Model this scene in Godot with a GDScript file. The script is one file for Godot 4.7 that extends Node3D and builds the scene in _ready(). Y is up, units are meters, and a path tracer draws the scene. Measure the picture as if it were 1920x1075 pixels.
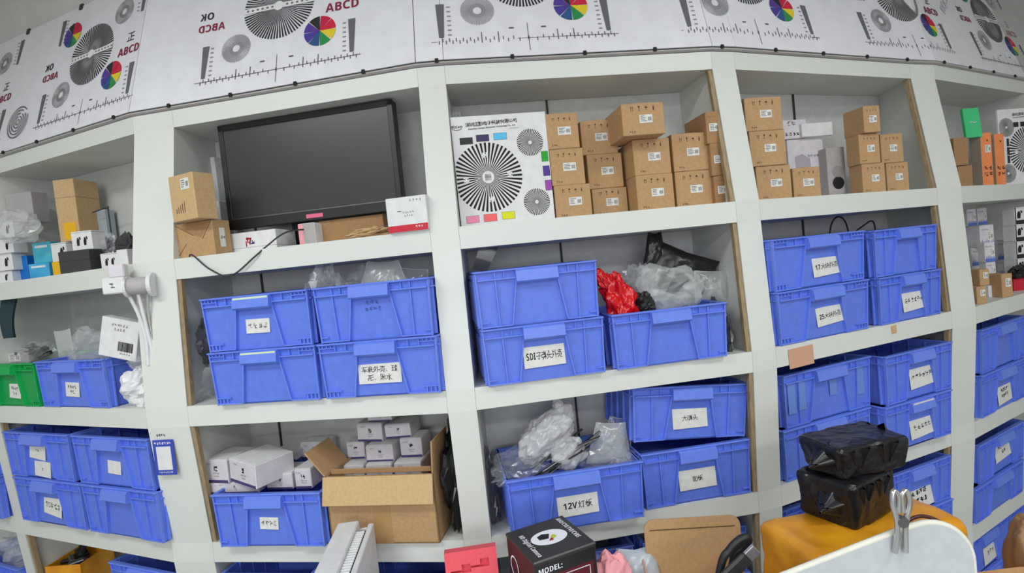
extends Node3D
# A wall of white shelving full of blue crates and cartons, bowed gently in plan, under a long printed banner of test charts.
# Plan of the front line, metres: x and distance in front of the viewpoint, at the edges of the five openings.
const LEFT_X = [-2.52, -1.765, -0.926, -0.120, 0.701, 1.538]
const LEFT_D = [2.178, 1.830, 1.503, 1.371, 1.493, 1.824]
const RIGHT_X = [-1.816, -1.056, -0.192, 0.626, 1.425, 2.210]
const RIGHT_D = [1.852, 1.525, 1.369, 1.469, 1.785, 2.199]
# Heights of header top, opening top, then top and underside of each shelf; how far each is set back
const LEVEL = [0.537, 0.488, 0.105, 0.048, -0.303, -0.360, -0.707, -0.765, -1.093, -1.152, -1.493, -1.55]
const SETBACK = [0.084, 0.084, 0.004, 0.004, -0.021, -0.021, 0.014, 0.014, 0.05, 0.05, 0.08, 0.08]
const ROW_BACK = [0.0, 0.044, -0.0085, -0.0035, 0.032, 0.06]
const DEEP = 0.28
# direction of the two partitions of each opening, degrees from straight back
const LEAN_LEFT = [23.0, 12.0, 2.0, -1.0, -20.0, -17.0]
const LEAN_RIGHT = [24.0, 25.0, 10.0, -6.5, 5.0, -10.0]
const FLOOR_Y = -1.55
const CEILING_Y = 1.25

var M := {}
var cache := {}
var rng := RandomNumberGenerator.new()
var taken := {}

# ------------------------------------------------------------------ mesh building
class Mb:
	var st := SurfaceTool.new()
	var colour := Color.WHITE
	var count := 0
	func _init():
		st.begin(Mesh.PRIMITIVE_TRIANGLES)
	func vert(p: Vector3, n: Vector3):
		st.set_color(colour)
		st.set_normal(n)
		st.add_vertex(p)
	func tri_out(a: Vector3, b: Vector3, c: Vector3, out: Vector3):
		var n := (c - a).cross(b - a)
		if n.length_squared() < 1e-18:
			return
		n = n.normalized()
		if n.dot(out) < 0:
			n = -n
			var t := b
			b = c
			c = t
		vert(a, n)
		vert(b, n)
		vert(c, n)
		count += 1
	func face(p: Array, out: Vector3):
		for i in range(1, p.size() - 1):
			tri_out(p[0], p[i], p[i + 1], out)
	func hull(faces: Array, mid: Vector3):
		for f in faces:
			var c := Vector3.ZERO
			for q in f:
				c += q
			face(f, c / f.size() - mid)
	# eight corners: four below going round, four above in the same order
	func hex(p: Array):
		var mid := Vector3.ZERO
		for q in p:
			mid += q / 8.0
		hull([[p[0], p[1], p[2], p[3]], [p[4], p[5], p[6], p[7]], [p[0], p[1], p[5], p[4]], [p[1], p[2], p[6], p[5]], [p[2], p[3], p[7], p[6]], [p[3], p[0], p[4], p[7]]], mid)
	func box(c: Vector3, s: Vector3, x := Transform3D()):
		var h := s / 2
		var p := []
		for y in [-1, 1]:
			for q in [[-1, 1], [1, 1], [1, -1], [-1, -1]]:
				p.append(x * (c + Vector3(q[0] * h.x, y * h.y, q[1] * h.z)))
		hex(p)
	# a box with all edges chamfered
	func cbox(c: Vector3, s: Vector3, r: float, x := Transform3D()):
		var h := s / 2
		r = minf(r, minf(h.x, minf(h.y, h.z)) * 0.9)
		var mid := x * c
		var at := func(sx, sy, sz, axis):
			var v := Vector3(sx * (h.x - (0.0 if axis == 0 else r)), sy * (h.y - (0.0 if axis == 1 else r)), sz * (h.z - (0.0 if axis == 2 else r)))
			return x * (c + v)
		var fs := []
		for s1 in [-1, 1]:
			fs.append([at.call(s1, -1, -1, 0), at.call(s1, 1, -1, 0), at.call(s1, 1, 1, 0), at.call(s1, -1, 1, 0)])
			fs.append([at.call(-1, s1, -1, 1), at.call(1, s1, -1, 1), at.call(1, s1, 1, 1), at.call(-1, s1, 1, 1)])
			fs.append([at.call(-1, -1, s1, 2), at.call(1, -1, s1, 2), at.call(1, 1, s1, 2), at.call(-1, 1, s1, 2)])
			for s2 in [-1, 1]:
				fs.append([at.call(s1, s2, -1, 0), at.call(s1, s2, 1, 0), at.call(s1, s2, 1, 1), at.call(s1, s2, -1, 1)])
				fs.append([at.call(s1, -1, s2, 0), at.call(s1, 1, s2, 0), at.call(s1, 1, s2, 2), at.call(s1, -1, s2, 2)])
				fs.append([at.call(-1, s1, s2, 1), at.call(1, s1, s2, 1), at.call(1, s1, s2, 2), at.call(-1, s1, s2, 2)])
				for s3 in [-1, 1]:
					fs.append([at.call(s1, s2, s3, 0), at.call(s1, s2, s3, 1), at.call(s1, s2, s3, 2)])
		hull(fs, mid)
	# a flat outline in x and y given depth from z0 to z1
	func extrude(poly: PackedVector2Array, z0: float, z1: float, x := Transform3D()):
		var ids := Geometry2D.triangulate_polygon(poly)
		var zs := [z0, z1]
		for k in 2:
			var out: Vector3 = x.basis * Vector3(0, 0, 1.0 if zs[k] == maxf(z0, z1) else -1.0)
			for i in range(0, ids.size(), 3):
				var t := []
				for j in 3:
					var q := poly[ids[i + j]]
					t.append(x * Vector3(q.x, q.y, zs[k]))
				face(t, out)
		var turn := -1.0 if Geometry2D.is_polygon_clockwise(poly) else 1.0
		for i in poly.size():
			var a := poly[i]
			var b := poly[(i + 1) % poly.size()]
			var e := b - a
			face([x * Vector3(a.x, a.y, z0), x * Vector3(b.x, b.y, z0), x * Vector3(b.x, b.y, z1), x * Vector3(a.x, a.y, z1)], x.basis * Vector3(e.y, -e.x, 0) * turn)
	func smooth_grid(p: Array, nu: int, nv: int, closed_u: bool, mid_out: Callable):
		# p[v * nu + u]; normals from neighbours, turned outwards by mid_out(point)
		var ns := []
		for v in nv:
			for u in nu:
				var ua := (u + 1) % nu if closed_u else mini(u + 1, nu - 1)
				var ub := (u + nu - 1) % nu if closed_u else maxi(u - 1, 0)
				var va := mini(v + 1, nv - 1)
				var vb := maxi(v - 1, 0)
				var n: Vector3 = (p[v * nu + ua] - p[v * nu + ub]).cross(p[va * nu + u] - p[vb * nu + u])
				var o: Vector3 = mid_out.call(p[v * nu + u], u, v)
				n = n.normalized() if n.length_squared() > 1e-16 else o.normalized()
				ns.append(-n if n.dot(o) < 0 else n)
		for v in nv - 1:
			for u in (nu if closed_u else nu - 1):
				var i := v * nu + u
				var j := v * nu + (u + 1) % nu
				for t in [[i, j, j + nu], [i, j + nu, i + nu]]:
					var a: Vector3 = p[t[0]]
					var b: Vector3 = p[t[1]]
					var c: Vector3 = p[t[2]]
					var g := (c - a).cross(b - a)
					if g.length_squared() < 1e-20:
						continue
					if g.dot(ns[t[0]] + ns[t[1]] + ns[t[2]]) < 0:
						vert(a, ns[t[0]])
						vert(c, ns[t[2]])
						vert(b, ns[t[1]])
					else:
						vert(a, ns[t[0]])
						vert(b, ns[t[1]])
						vert(c, ns[t[2]])
					count += 1
	# a soft cornered box standing on y = 0, its skin pushed about by noise
	func soft_box(s: Vector3, r: float, seg: int, noise: FastNoiseLite, amp: float, waist := 0.0):
		var hb := s / 2
		for axis in 3:
			for sgn in [-1.0, 1.0]:
				var p := []
				for j in seg + 1:
					for i in seg + 1:
						# denser towards the edges
						var a := sin((i / float(seg) - 0.5) * PI)
						var b := sin((j / float(seg) - 0.5) * PI)
						var c: Vector3 = [Vector3(sgn, a, b), Vector3(a, sgn, b), Vector3(a, b, sgn)][axis]
						var q := c * hb
						var inner := Vector3(clampf(q.x, -hb.x + r, hb.x - r), clampf(q.y, -hb.y + r, hb.y - r), clampf(q.z, -hb.z + r, hb.z - r))
						var d := (q - inner)
						d = d.normalized() if d.length() > 1e-6 else c.normalized()
						var v := inner + d * r
						var k := amp * noise.get_noise_3dv(v) * (0.0 if v.y < -hb.y + r * 0.5 else 1.0)
						v += d * k
						var t := (v.y + hb.y) / s.y
						v.x *= 1.0 - waist * (1.0 - t)
						v.z *= 1.0 - waist * (1.0 - t)
						v.y = maxf(v.y, -hb.y) + hb.y
						p.append(v)
				smooth_grid(p, seg + 1, seg + 1, false, func(w, _u, _v): return w - Vector3(0, hb.y, 0))
	func tube(path: Array, r: float, sides := 8):
		var p := []
		var side := Vector3.UP
		var mids := []
		for i in path.size():
			var d: Vector3 = (path[mini(i + 1, path.size() - 1)] - path[maxi(i - 1, 0)]).normalized()
			side = side - d * side.dot(d)
			if side.length() < 0.1:
				side = Vector3.RIGHT - d * d.x
			side = side.normalized()
			var other := d.cross(side)
			mids.append(path[i])
			for k in sides:
				var a := TAU * k / sides
				p.append(path[i] + (side * cos(a) + other * sin(a)) * r)
		smooth_grid(p, sides, path.size(), true, func(q, _u, v): return q - mids[v])
		for e in [0, path.size() - 1]:
			var ring := []
			for k in sides:
				ring.append(p[e * sides + k])
			face(ring, (path[e] - path[1 if e == 0 else path.size() - 2]))
	func disc(c: Vector3, r: float, n := 24, x := Transform3D()):
		var ring := []
		for k in n:
			ring.append(x * (c + Vector3(cos(TAU * k / n), sin(TAU * k / n), 0) * r))
		face(ring, x.basis.z)
	func drum(c: Vector3, r: float, half: float, axis_x: Transform3D, n := 24):
		var a := []
		var b := []
		for k in n:
			var q := Vector3(cos(TAU * k / n) * r, sin(TAU * k / n) * r, 0)
			a.append(axis_x * (c + q + Vector3(0, 0, -half)))
			b.append(axis_x * (c + q + Vector3(0, 0, half)))
		face(a, -axis_x.basis.z)
		face(b, axis_x.basis.z)
		for k in n:
			var j := (k + 1) % n
			face([a[k], a[j], b[j], b[k]], (a[k] + a[j]) / 2 - axis_x * (c + Vector3(0, 0, -half)))
	func done() -> ArrayMesh:
		return st.commit()

# ------------------------------------------------------------------ nodes
func numbered(called: String) -> String:
	var k: int = taken.get(called, 0)
	taken[called] = k + 1
	return called if k == 0 else "%s_%03d" % [called, k]

func tag(o: Node3D, label: String, category: String, group := "") -> Node3D:
	o.set_meta("label", label)
	o.set_meta("category", category)
	if group != "":
		o.set_meta("group", group)
	return o

func thing(called: String, label: String, category: String, at: Transform3D, group := "") -> Node3D:
	var o := Node3D.new()
	o.name = numbered(called)
	add_child(o, true)
	o.transform = at
	return tag(o, label, category, group)

func part(called: String, mesh: Mesh, mat: Material, parent: Node, at := Transform3D(), label := "") -> MeshInstance3D:
	var o := MeshInstance3D.new()
	o.name = called
	o.mesh = mesh
	o.material_override = mat
	o.transform = at
	parent.add_child(o, true)
	if label != "":
		o.set_meta("label", label)
	return o

func structure(called: String, mesh: Mesh, mat: Material, at := Transform3D()) -> MeshInstance3D:
	var o := part(called, mesh, mat, self, at)
	o.set_meta("kind", "structure")
	return o

# ------------------------------------------------------------------ materials
func noise_tex(seed_: int, freq: float, a: Color, b: Color, size := 256, octaves := 4) -> NoiseTexture2D:
	var n := FastNoiseLite.new()
	n.seed = seed_
	n.frequency = freq
	n.fractal_octaves = octaves
	var t := NoiseTexture2D.new()
	t.width = size
	t.height = size
	t.seamless = true
	t.noise = n
	var g := Gradient.new()
	g.set_color(0, a)
	g.set_color(1, b)
	t.color_ramp = g
	return t

func mat(c: Color, rough := 0.6, metal := 0.0) -> StandardMaterial3D:
	var m := StandardMaterial3D.new()
	m.albedo_color = c
	m.roughness = rough
	m.metallic = metal
	return m

func grained(c: Color, tex: Texture2D, scale: Vector3, rough := 0.7) -> StandardMaterial3D:
	var m := mat(c, rough)
	m.albedo_texture = tex
	m.uv1_triplanar = true
	m.uv1_scale = scale
	return m

func clear(c: Color, alpha: float, rough := 0.15) -> StandardMaterial3D:
	var m := mat(Color(c, alpha), rough)
	m.transparency = BaseMaterial3D.TRANSPARENCY_ALPHA
	m.cull_mode = BaseMaterial3D.CULL_DISABLED
	return m

func c8(r: int, g: int, b: int) -> Color:
	return Color8(r, g, b)

func make_materials():
	var soft := noise_tex(3, 0.02, Color(0.94, 0.94, 0.94), Color(1, 1, 1))
	var fibre := noise_tex(5, 0.06, Color(0.93, 0.92, 0.91), Color(1, 1, 1), 256, 5)
	M.board = mat(c8(216, 218, 213), 0.45)
	M.back = grained(c8(206, 206, 204), soft, Vector3(4, 4, 4), 0.6)
	M.inner = grained(c8(190, 190, 188), soft, Vector3(4, 4, 4), 0.6)
	M.wood = grained(c8(176, 156, 122), noise_tex(8, 0.03, Color(0.75, 0.7, 0.66), Color(1, 1, 1)), Vector3(20, 3, 20), 0.7)
	M.darkwood = grained(c8(110, 66, 48), noise_tex(9, 0.03, Color(0.6, 0.55, 0.5), Color(1, 1, 1)), Vector3(20, 3, 20), 0.7)
	M.card = grained(c8(188, 150, 108), fibre, Vector3(5, 5, 5), 0.8)
	M.carddark = grained(c8(168, 128, 88), fibre, Vector3(5, 5, 5), 0.8)
	M.cardlight = grained(c8(206, 172, 128), fibre, Vector3(5, 5, 5), 0.8)
	M.blue = grained(c8(98, 128, 232), soft, Vector3(6, 6, 6), 0.45)
	M.bluehandle = grained(c8(106, 136, 238), soft, Vector3(6, 6, 6), 0.4)
	M.green = grained(c8(10, 158, 78), soft, Vector3(6, 6, 6), 0.42)
	M.greenhandle = grained(c8(14, 172, 86), soft, Vector3(6, 6, 6), 0.4)
	M.paper = grained(c8(226, 225, 220), soft, Vector3(8, 8, 8), 0.75)
	M.white = grained(c8(226, 226, 228), soft, Vector3(5, 5, 5), 0.6)
	M.lilac = grained(c8(216, 210, 218), soft, Vector3(5, 5, 5), 0.6)
	M.grey = grained(c8(178, 172, 172), soft, Vector3(5, 5, 5), 0.65)
	M.palegrey = grained(c8(168, 178, 186), soft, Vector3(5, 5, 5), 0.4)
	M.black = mat(c8(28, 28, 30), 0.5)
	M.charcoal = grained(c8(58, 57, 60), fibre, Vector3(6, 6, 6), 0.7)
	M.ink = mat(c8(24, 22, 24), 0.8)
	M.faintink = mat(c8(120, 118, 118), 0.8)
	M.greyink = mat(c8(106, 104, 108), 0.8)
	M.brownink = mat(c8(84, 56, 36), 0.85)
	M.screen = mat(c8(58, 57, 60), 0.32)
	M.bezel = mat(c8(34, 33, 35), 0.4)
	M.red = mat(c8(196, 22, 48), 0.5)
	M.redbag = mat(c8(208, 14, 22), 0.22)
	M.pink = grained(c8(236, 92, 104), fibre, Vector3(12, 12, 12), 0.9)
	M.pinkpaper = mat(c8(236, 160, 166), 0.7)
	M.yellow = mat(c8(230, 176, 20), 0.7)
	M.bluebox = mat(c8(10, 108, 196), 0.4)
	M.sky = grained(c8(78, 176, 216), noise_tex(12, 0.012, Color(0.55, 0.8, 0.95), Color(1, 1, 1)), Vector3(4, 4, 4), 0.4)
	M.turq = grained(c8(92, 190, 208), noise_tex(13, 0.012, Color(0.6, 0.85, 0.95), Color(1, 1, 1)), Vector3(4, 4, 4), 0.4)
	M.navy = mat(c8(34, 34, 110), 0.5)
	M.orange = grained(c8(238, 140, 84), soft, Vector3(5, 5, 5), 0.6)
	M.parcel = grained(c8(238, 168, 34), noise_tex(15, 0.01, Color(0.86, 0.8, 0.78), Color(1, 1, 1)), Vector3(3, 3, 3), 0.3)
	M.mint = mat(c8(66, 190, 124), 0.7)
	M.tape = mat(c8(206, 158, 130), 0.5)
	M.pinktape = mat(c8(226, 104, 140), 0.6)
	M.purpleband = mat(c8(70, 56, 110), 0.6)
	M.blueband = mat(c8(86, 112, 196), 0.6)
	M.steel = mat(c8(200, 200, 200), 0.25, 0.9)
	M.dullsteel = mat(c8(120, 122, 124), 0.35, 0.8)
	M.darkgrey = mat(c8(60, 62, 64), 0.45)
	M.teal = mat(c8(24, 52, 60), 0.4)
	M.clear = clear(Color(0.93, 0.94, 0.95), 0.10, 0.12)
	M.milky = clear(Color(0.90, 0.91, 0.91), 0.26, 0.2)
	M.smoke = clear(Color(0.3, 0.3, 0.32), 0.4, 0.15)
	M.frost = clear(Color(0.86, 0.86, 0.87), 0.5, 0.24)
	M.whitebag = mat(c8(222, 222, 226), 0.35)
	M.bin = mat(c8(22, 22, 26), 0.3)
	M.panel = grained(c8(196, 200, 204), soft, Vector3(5, 5, 5), 0.5)
	M.rim = mat(c8(222, 220, 208), 0.5)
	M.vinyl = grained(c8(236, 235, 241), soft, Vector3(2, 2, 2), 0.5)
	M.wall = grained(c8(214, 214, 210), soft, Vector3(1, 1, 1), 0.85)
	M.floor = grained(c8(150, 148, 144), fibre, Vector3(2, 2, 2), 0.6)
	M.print = mat(Color.WHITE, 0.6)
	M.print.vertex_color_use_as_albedo = true
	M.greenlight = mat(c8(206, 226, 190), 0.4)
	M.signblue = mat(c8(52, 72, 176), 0.5)
	M.whiteink = mat(c8(236, 236, 244), 0.7)

# ------------------------------------------------------------------ places
func along(b: int) -> Vector3:
	return Vector3(RIGHT_X[b] - LEFT_X[b], 0, -(RIGHT_D[b] - LEFT_D[b])).normalized()

# frame of an opening: left end of its floor, x along the shelf, z towards the room
func cell(b: int, row: int) -> Transform3D:
	var a := along(b)
	var z := a.cross(Vector3.UP)
	return Transform3D(Basis(a, Vector3.UP, z), Vector3(LEFT_X[b], LEVEL[row * 2], -(LEFT_D[b] + ROW_BACK[row])))

func spot(b: int, row: int, u: float, v: float, z: float, yaw := 0.0, roll := 0.0) -> Transform3D:
	if b == 1 and row == 3:
		v += 0.012
	return cell(b, row) * Transform3D(Basis(Vector3.UP, deg_to_rad(yaw)) * Basis(Vector3.BACK, deg_to_rad(roll)), Vector3(u, v, z))

# ------------------------------------------------------------------ lettering
const GLYPH = {
	"大": "0393 5053442809 53657899", "水": "505948 13332608 8254 536699", "车": "1191 412585 0797 5459", "载": "1242 3034 0484 3416 1656 3439 0848 6067 679998 8475 7182",
	"外": "301305 2252524409 2546 7079 7496", "壳": "1191 5053 2383 07060595 9587 373819 37676999 98", "球": "0141 0444 0848 2128 5292 70797968 5465 5877 9576 7699 8081",
	"形": "0151 0555 211509 4149 9061 9464 9859", "、": "1728", "防": "1019 1040 4034 34444437 3727 6071 4393 635549 65858877", "子": "118154 54595938 0595",
	"弹": "0141414404 040747473929 5061 9081 52825286 8286 5484 5686 4797 7279", "头": "3042 1324 0595 50552809 5799", "灯": "202609 0214 4234 2649 5191 71797968",
	"板": "0343 2029 2306 2345 9051 515639 54848449 5499", "正": "1191 5159 5595 2529 0999", "深": "0112 0415 0927 3231 3191 9182 5344 7384 3595 6469 6539 6599",
	"圳": "0333 1018 0736 515639 7178 9199", "汉": "0112 0415 0927 318181663999 3366 6699", "勤": "0141 1012 3032 13331535 1315 3335 2129 0545 0747 0949 539393989878 706659",
	"电": "1282 1217 8287 1484 1787 50599998", "科": "3011 0343 2129 2306 2345 5162 5465 4696 8089", "技": "0242 20292918 0745 4292 7074 548484395499 5499", "有": "0292 400406 3439 348489 3686",
	"限": "1019 1040 4034 34444437 3727 5090 9094 5494 5282 505968 7599 9577", "公": "3105 6195 44272787 6688", "司": "1181 81898968 1353 14646414 1646",
	"方": "5061 0393 435509 35757888 88", "块": "0333 1018 0736 4282 8285 3595 606539 6599", "面": "0191 4133 13931319 939919 3339 6369 3565 3767",
}

func glyph_quads(ch: String, thick: float) -> Array:
	var out := []
	for s in GLYPH[ch].split(" "):
		var pts := []
		for i in range(0, s.length() - 1, 2):
			pts.append(Vector2(int(s[i]) / 9.0 - 0.5, 0.5 - int(s[i + 1]) / 9.0))
		for i in pts.size() - 1:
			var d: Vector2 = (pts[i + 1] - pts[i])
			if d.length() < 0.01:
				continue
			d = d.normalized()
			var n := Vector2(-d.y, d.x) * thick / 2
			var e := d * thick / 2
			out.append([pts[i] - e + n, pts[i] - e - n, pts[i + 1] + e - n, pts[i + 1] + e + n])
	return out

# triangles of a run of latin text, capital height 1, starting at x 0
func latin(text: String) -> Array:
	if not cache.has("latin" + text):
		var tm := TextMesh.new()
		var f := SystemFont.new()
		f.font_names = PackedStringArray(["Droid Sans"])
		f.font_weight = 700
		tm.font = f
		tm.text = text
		tm.font_size = 64
		tm.pixel_size = 1.0 / 46.0
		tm.depth = 0.02
		tm.curve_step = 2.0
		tm.horizontal_alignment = HORIZONTAL_ALIGNMENT_LEFT
		var ar := tm.get_mesh_arrays()
		var vs: PackedVector3Array = ar[Mesh.ARRAY_VERTEX]
		var ids: PackedInt32Array = ar[Mesh.ARRAY_INDEX] if ar[Mesh.ARRAY_INDEX] != null else PackedInt32Array(range(vs.size()))
		var lo := Vector2(1e9, 1e9)
		var hi := Vector2(-1e9, -1e9)
		var ts := []
		for i in range(0, ids.size(), 3):
			var a := vs[ids[i]]
			var b := vs[ids[i + 1]]
			var c := vs[ids[i + 2]]
			if a.z < 0.005 or b.z < 0.005 or c.z < 0.005:
				continue
			ts.append([Vector2(a.x, a.y), Vector2(b.x, b.y), Vector2(c.x, c.y)])
			for q in ts[-1]:
				lo = lo.min(q)
				hi = hi.max(q)
		for t in ts:
			for k in 3:
				t[k] -= Vector2(lo.x, (lo.y + hi.y) / 2)
		cache["latin" + text] = [ts, hi.x - lo.x]
	return cache["latin" + text]

# flat polygons of one line of text, height 1, centred; returns [polygons, width]
func line_polys(text: String, thick := 0.1) -> Array:
	var polys := []
	var x := 0.0
	var run := ""
	for i in text.length() + 1:
		var ch := text[i] if i < text.length() else "\n"
		if ch != "\n" and ch != "~" and (not GLYPH.has(ch)):
			run += ch
			continue
		if run != "":
			var l := latin(run)
			for t in l[0]:
				polys.append([Vector2(t[0].x * 0.86 + x, t[0].y * 0.86), Vector2(t[1].x * 0.86 + x, t[1].y * 0.86), Vector2(t[2].x * 0.86 + x, t[2].y * 0.86)])
			x += l[1] * 0.86 + 0.12
			run = ""
		if ch == "~":   # a character too blurred in the photograph to read
			for k in 7:
				var p := Vector2(rng.randf_range(0.08, 0.7), rng.randf_range(-0.42, 0.42))
				var flat := rng.randf() < 0.55
				var s := Vector2(rng.randf_range(0.25, 0.6), thick) if flat else Vector2(thick, rng.randf_range(0.25, 0.6))
				p.x = minf(p.x, 0.9 - s.x) + x
				p.y = clampf(p.y, -0.48, 0.48 - s.y)
				polys.append([p, p + Vector2(s.x, 0), p + s, p + Vector2(0, s.y)])
			x += 1.0
		elif ch != "\n":
			for q in glyph_quads(ch, thick):
				var r := []
				for v in q:
					r.append(v * 0.92 + Vector2(x + 0.5, 0))
				polys.append(r)
			x += 1.04
	for p in polys:
		for k in p.size():
			p[k] = p[k] - Vector2(x / 2, 0)
	return [polys, x]

func lettering(lines: Array, size: float, x := Transform3D(), thick := 0.1, gap := 1.35, fit := 0.0) -> ArrayMesh:
	var mb := Mb.new()
	for i in lines.size():
		var l := line_polys(lines[i], thick)
		var sx := size
		if fit > 0.0 and l[1] * size > fit:
			sx = fit / l[1]
		var y: float = ((lines.size() - 1) / 2.0 - i) * gap * size
		for p in l[0]:
			var q := []
			for v in p:
				q.append(x * Vector3(v.x * sx, v.y * size + y, 0))
			mb.face(q, x.basis.z)
	return mb.done()

# a paper label with its lettering, standing on the plane z = 0 of x
func label_on(parent: Node, x: Transform3D, w: float, h: float, lines: Array, size := 0.1, ink: Material = null, thick := 0.1, called := "label_sticker", paper: Material = null):
	var mb := Mb.new()
	mb.cbox(Vector3(0, 0, 0.0004), Vector3(w, h, 0.0008), 0.0003)
	var p := part(called, mb.done(), paper if paper else M.paper, parent, x)
	if lines.size():
		part("lettering", lettering(lines, size, Transform3D(Basis(), Vector3(0, 0, 0.0011)), thick, 1.35, w * 0.86), ink if ink else M.ink, p)
	return p

# ------------------------------------------------------------------ the shelving
func front(b: int, right: bool, lev: int) -> Vector3:
	var x: float = RIGHT_X[b] if right else LEFT_X[b]
	var d: float = RIGHT_D[b] if right else LEFT_D[b]
	var y: float = LEVEL[lev]
	if b == 1 and lev == 6 and not right:
		y += 0.016
	if b == 1 and lev == 6 and right:
		y += 0.012
	return Vector3(x, y, -(d + SETBACK[lev]))

# the back end of the partition at one side of an opening (plan)
func rear(b: int, right: bool) -> Vector3:
	var turn: float = deg_to_rad(LEAN_RIGHT[b] if right else LEAN_LEFT[b])
	return front(b, right, 3) + Vector3(sin(turn), 0, -cos(turn)) * DEEP

func with_y(p: Vector3, y: float) -> Vector3:
	return Vector3(p.x, y, p.z)

func shelving():
	var at := Vector3(0, FLOOR_Y, -1.4)
	var o := thing("built_in_shelving", "white built-in shelving whose openings hold the crates and cartons", "shelving", Transform3D(Basis(), at))
	var shift := Transform3D(Basis(), -at)
	# shelf boards: header (levels 0-1), then four shelves and the plinth
	for b in 6:
		for k in 6:
			var t := k * 2
			var mb := Mb.new()
			var fl := front(b, false, t)
			var fr := front(b, true, t)
			var gl := front(b, false, t + 1)
			var gr := front(b, true, t + 1)
			var a := along(b) * 0.0006
			var rl := rear(b, false)
			var rr := rear(b, true)
			mb.hex([shift * (gl + a), shift * (gr - a), shift * with_y(rr, gr.y), shift * with_y(rl, gl.y), shift * (fl + a), shift * (fr - a), shift * with_y(rr, fr.y), shift * with_y(rl, fl.y)])
			part("header_board" if k == 0 else ("plinth" if k == 5 else "shelf_board"), mb.done(), M.board, o)
		# back panels
		for row in range(1, 6):
			var mb := Mb.new()
			var rl := rear(b, false)
			var rr := rear(b, true)
			var n := along(b).cross(Vector3.UP) * -0.012
			var y0: float = LEVEL[row * 2] + 0.0004
			var y1: float = LEVEL[row * 2 - 1] - 0.0004
			mb.hex([shift * with_y(rl, y0), shift * with_y(rr, y0), shift * (with_y(rr, y0) + n), shift * (with_y(rl, y0) + n), shift * with_y(rl, y1), shift * with_y(rr, y1), shift * (with_y(rr, y1) + n), shift * (with_y(rl, y1) + n)])
			part("back_panel", mb.done(), M.back, o)
			if b in [2, 3, 4]:   # a joint in the back panel covered by a thin dark strip
				var m := Mb.new()
				var uu: float = [0, 0, 0.14, 0.40, 0.52][b]
				var c := rl.lerp(rr, uu)
				m.box(Vector3.ZERO, Vector3(0.006, y1 - y0, 0.004), shift * Transform3D(Basis(along(b), Vector3.UP, along(b).cross(Vector3.UP)), Vector3(c.x, (y0 + y1) / 2, c.z) - n * 0.3))
				part("joint_strip", m.done(), M.charcoal, o)
	# uprights between the openings
	for b in 5:
		for row in range(1, 6):
			var mb := Mb.new()
			var lo := row * 2
			var hi := row * 2 - 1
			var y0 := LEVEL[lo] as float
			var y1 := LEVEL[hi] as float
			var p := [front(b, true, lo), front(b + 1, false, lo), with_y(rear(b + 1, false), y0), with_y(rear(b, true), y0)]
			var q := [front(b, true, hi), front(b + 1, false, hi), with_y(rear(b + 1, false), y1), with_y(rear(b, true), y1)]
			p[0].y = y0
			p[1].y = y0
			var all := []
			for v in p + q:
				all.append(shift * v)
			mb.hex(all)
			part("upright", mb.done(), M.board, o)
		for k in 6:
			var t := k * 2
			var mb := Mb.new()
			var all := []
			for lev in [t + 1, t]:
				for v in [front(b, true, lev), front(b + 1, false, lev), with_y(rear(b + 1, false), LEVEL[lev]), with_y(rear(b, true), LEVEL[lev])]:
					v.y = LEVEL[lev]
					all.append(shift * v)
			mb.hex(all)
			part("shelf_joint", mb.done(), M.board, o)
	# closing panels at the two ends
	for e in [[0, false], [5, true]]:
		var mb := Mb.new()
		var w := along(e[0]) * (0.03 if e[1] else -0.03)
		var all := []
		for lev in [11, 0]:
			var f := front(e[0], e[1], lev)
			var r := with_y(rear(e[0], e[1]), f.y)
			for v in [f, f + w, r + w, r]:
				all.append(shift * v)
		mb.hex(all)
		part("end_panel", mb.done(), M.board, o)
	# raw wooden battens on the sides of some openings
	for w in [[3, 1, true], [3, 2, true], [3, 3, true], [3, 4, true], [4, 1, true], [4, 2, true], [4, 3, true], [4, 4, true], [1, 3, false], [1, 4, false], [2, 3, false], [2, 2, false]]:
		var b: int = w[0]
		var row: int = w[1]
		var side := -1.0 if w[2] else 1.0
		var mb := Mb.new()
		var h: float = LEVEL[row * 2 - 1] - LEVEL[row * 2]
		var p0 := front(b, w[2], row * 2)
		p0.y = LEVEL[row * 2]
		var p1 := front(b, w[2], row * 2 - 1)
		var z := along(b).cross(Vector3.UP)
		var ax := along(b) * side
		var ws := 0.012
		var base := []
		for pp in [p0, p1]:
			var lift := Vector3.UP * (0.0006 if pp == p0 else -0.0006)
			for c in [[0.0006, 0.004], [ws, 0.004], [ws, 0.018], [0.0006, 0.018]]:
				base.append(shift * (pp + lift + ax * c[0] - z * c[1]))
		mb.hex(base)
		part("wood_batten", mb.done(), M.wood, o)

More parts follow.
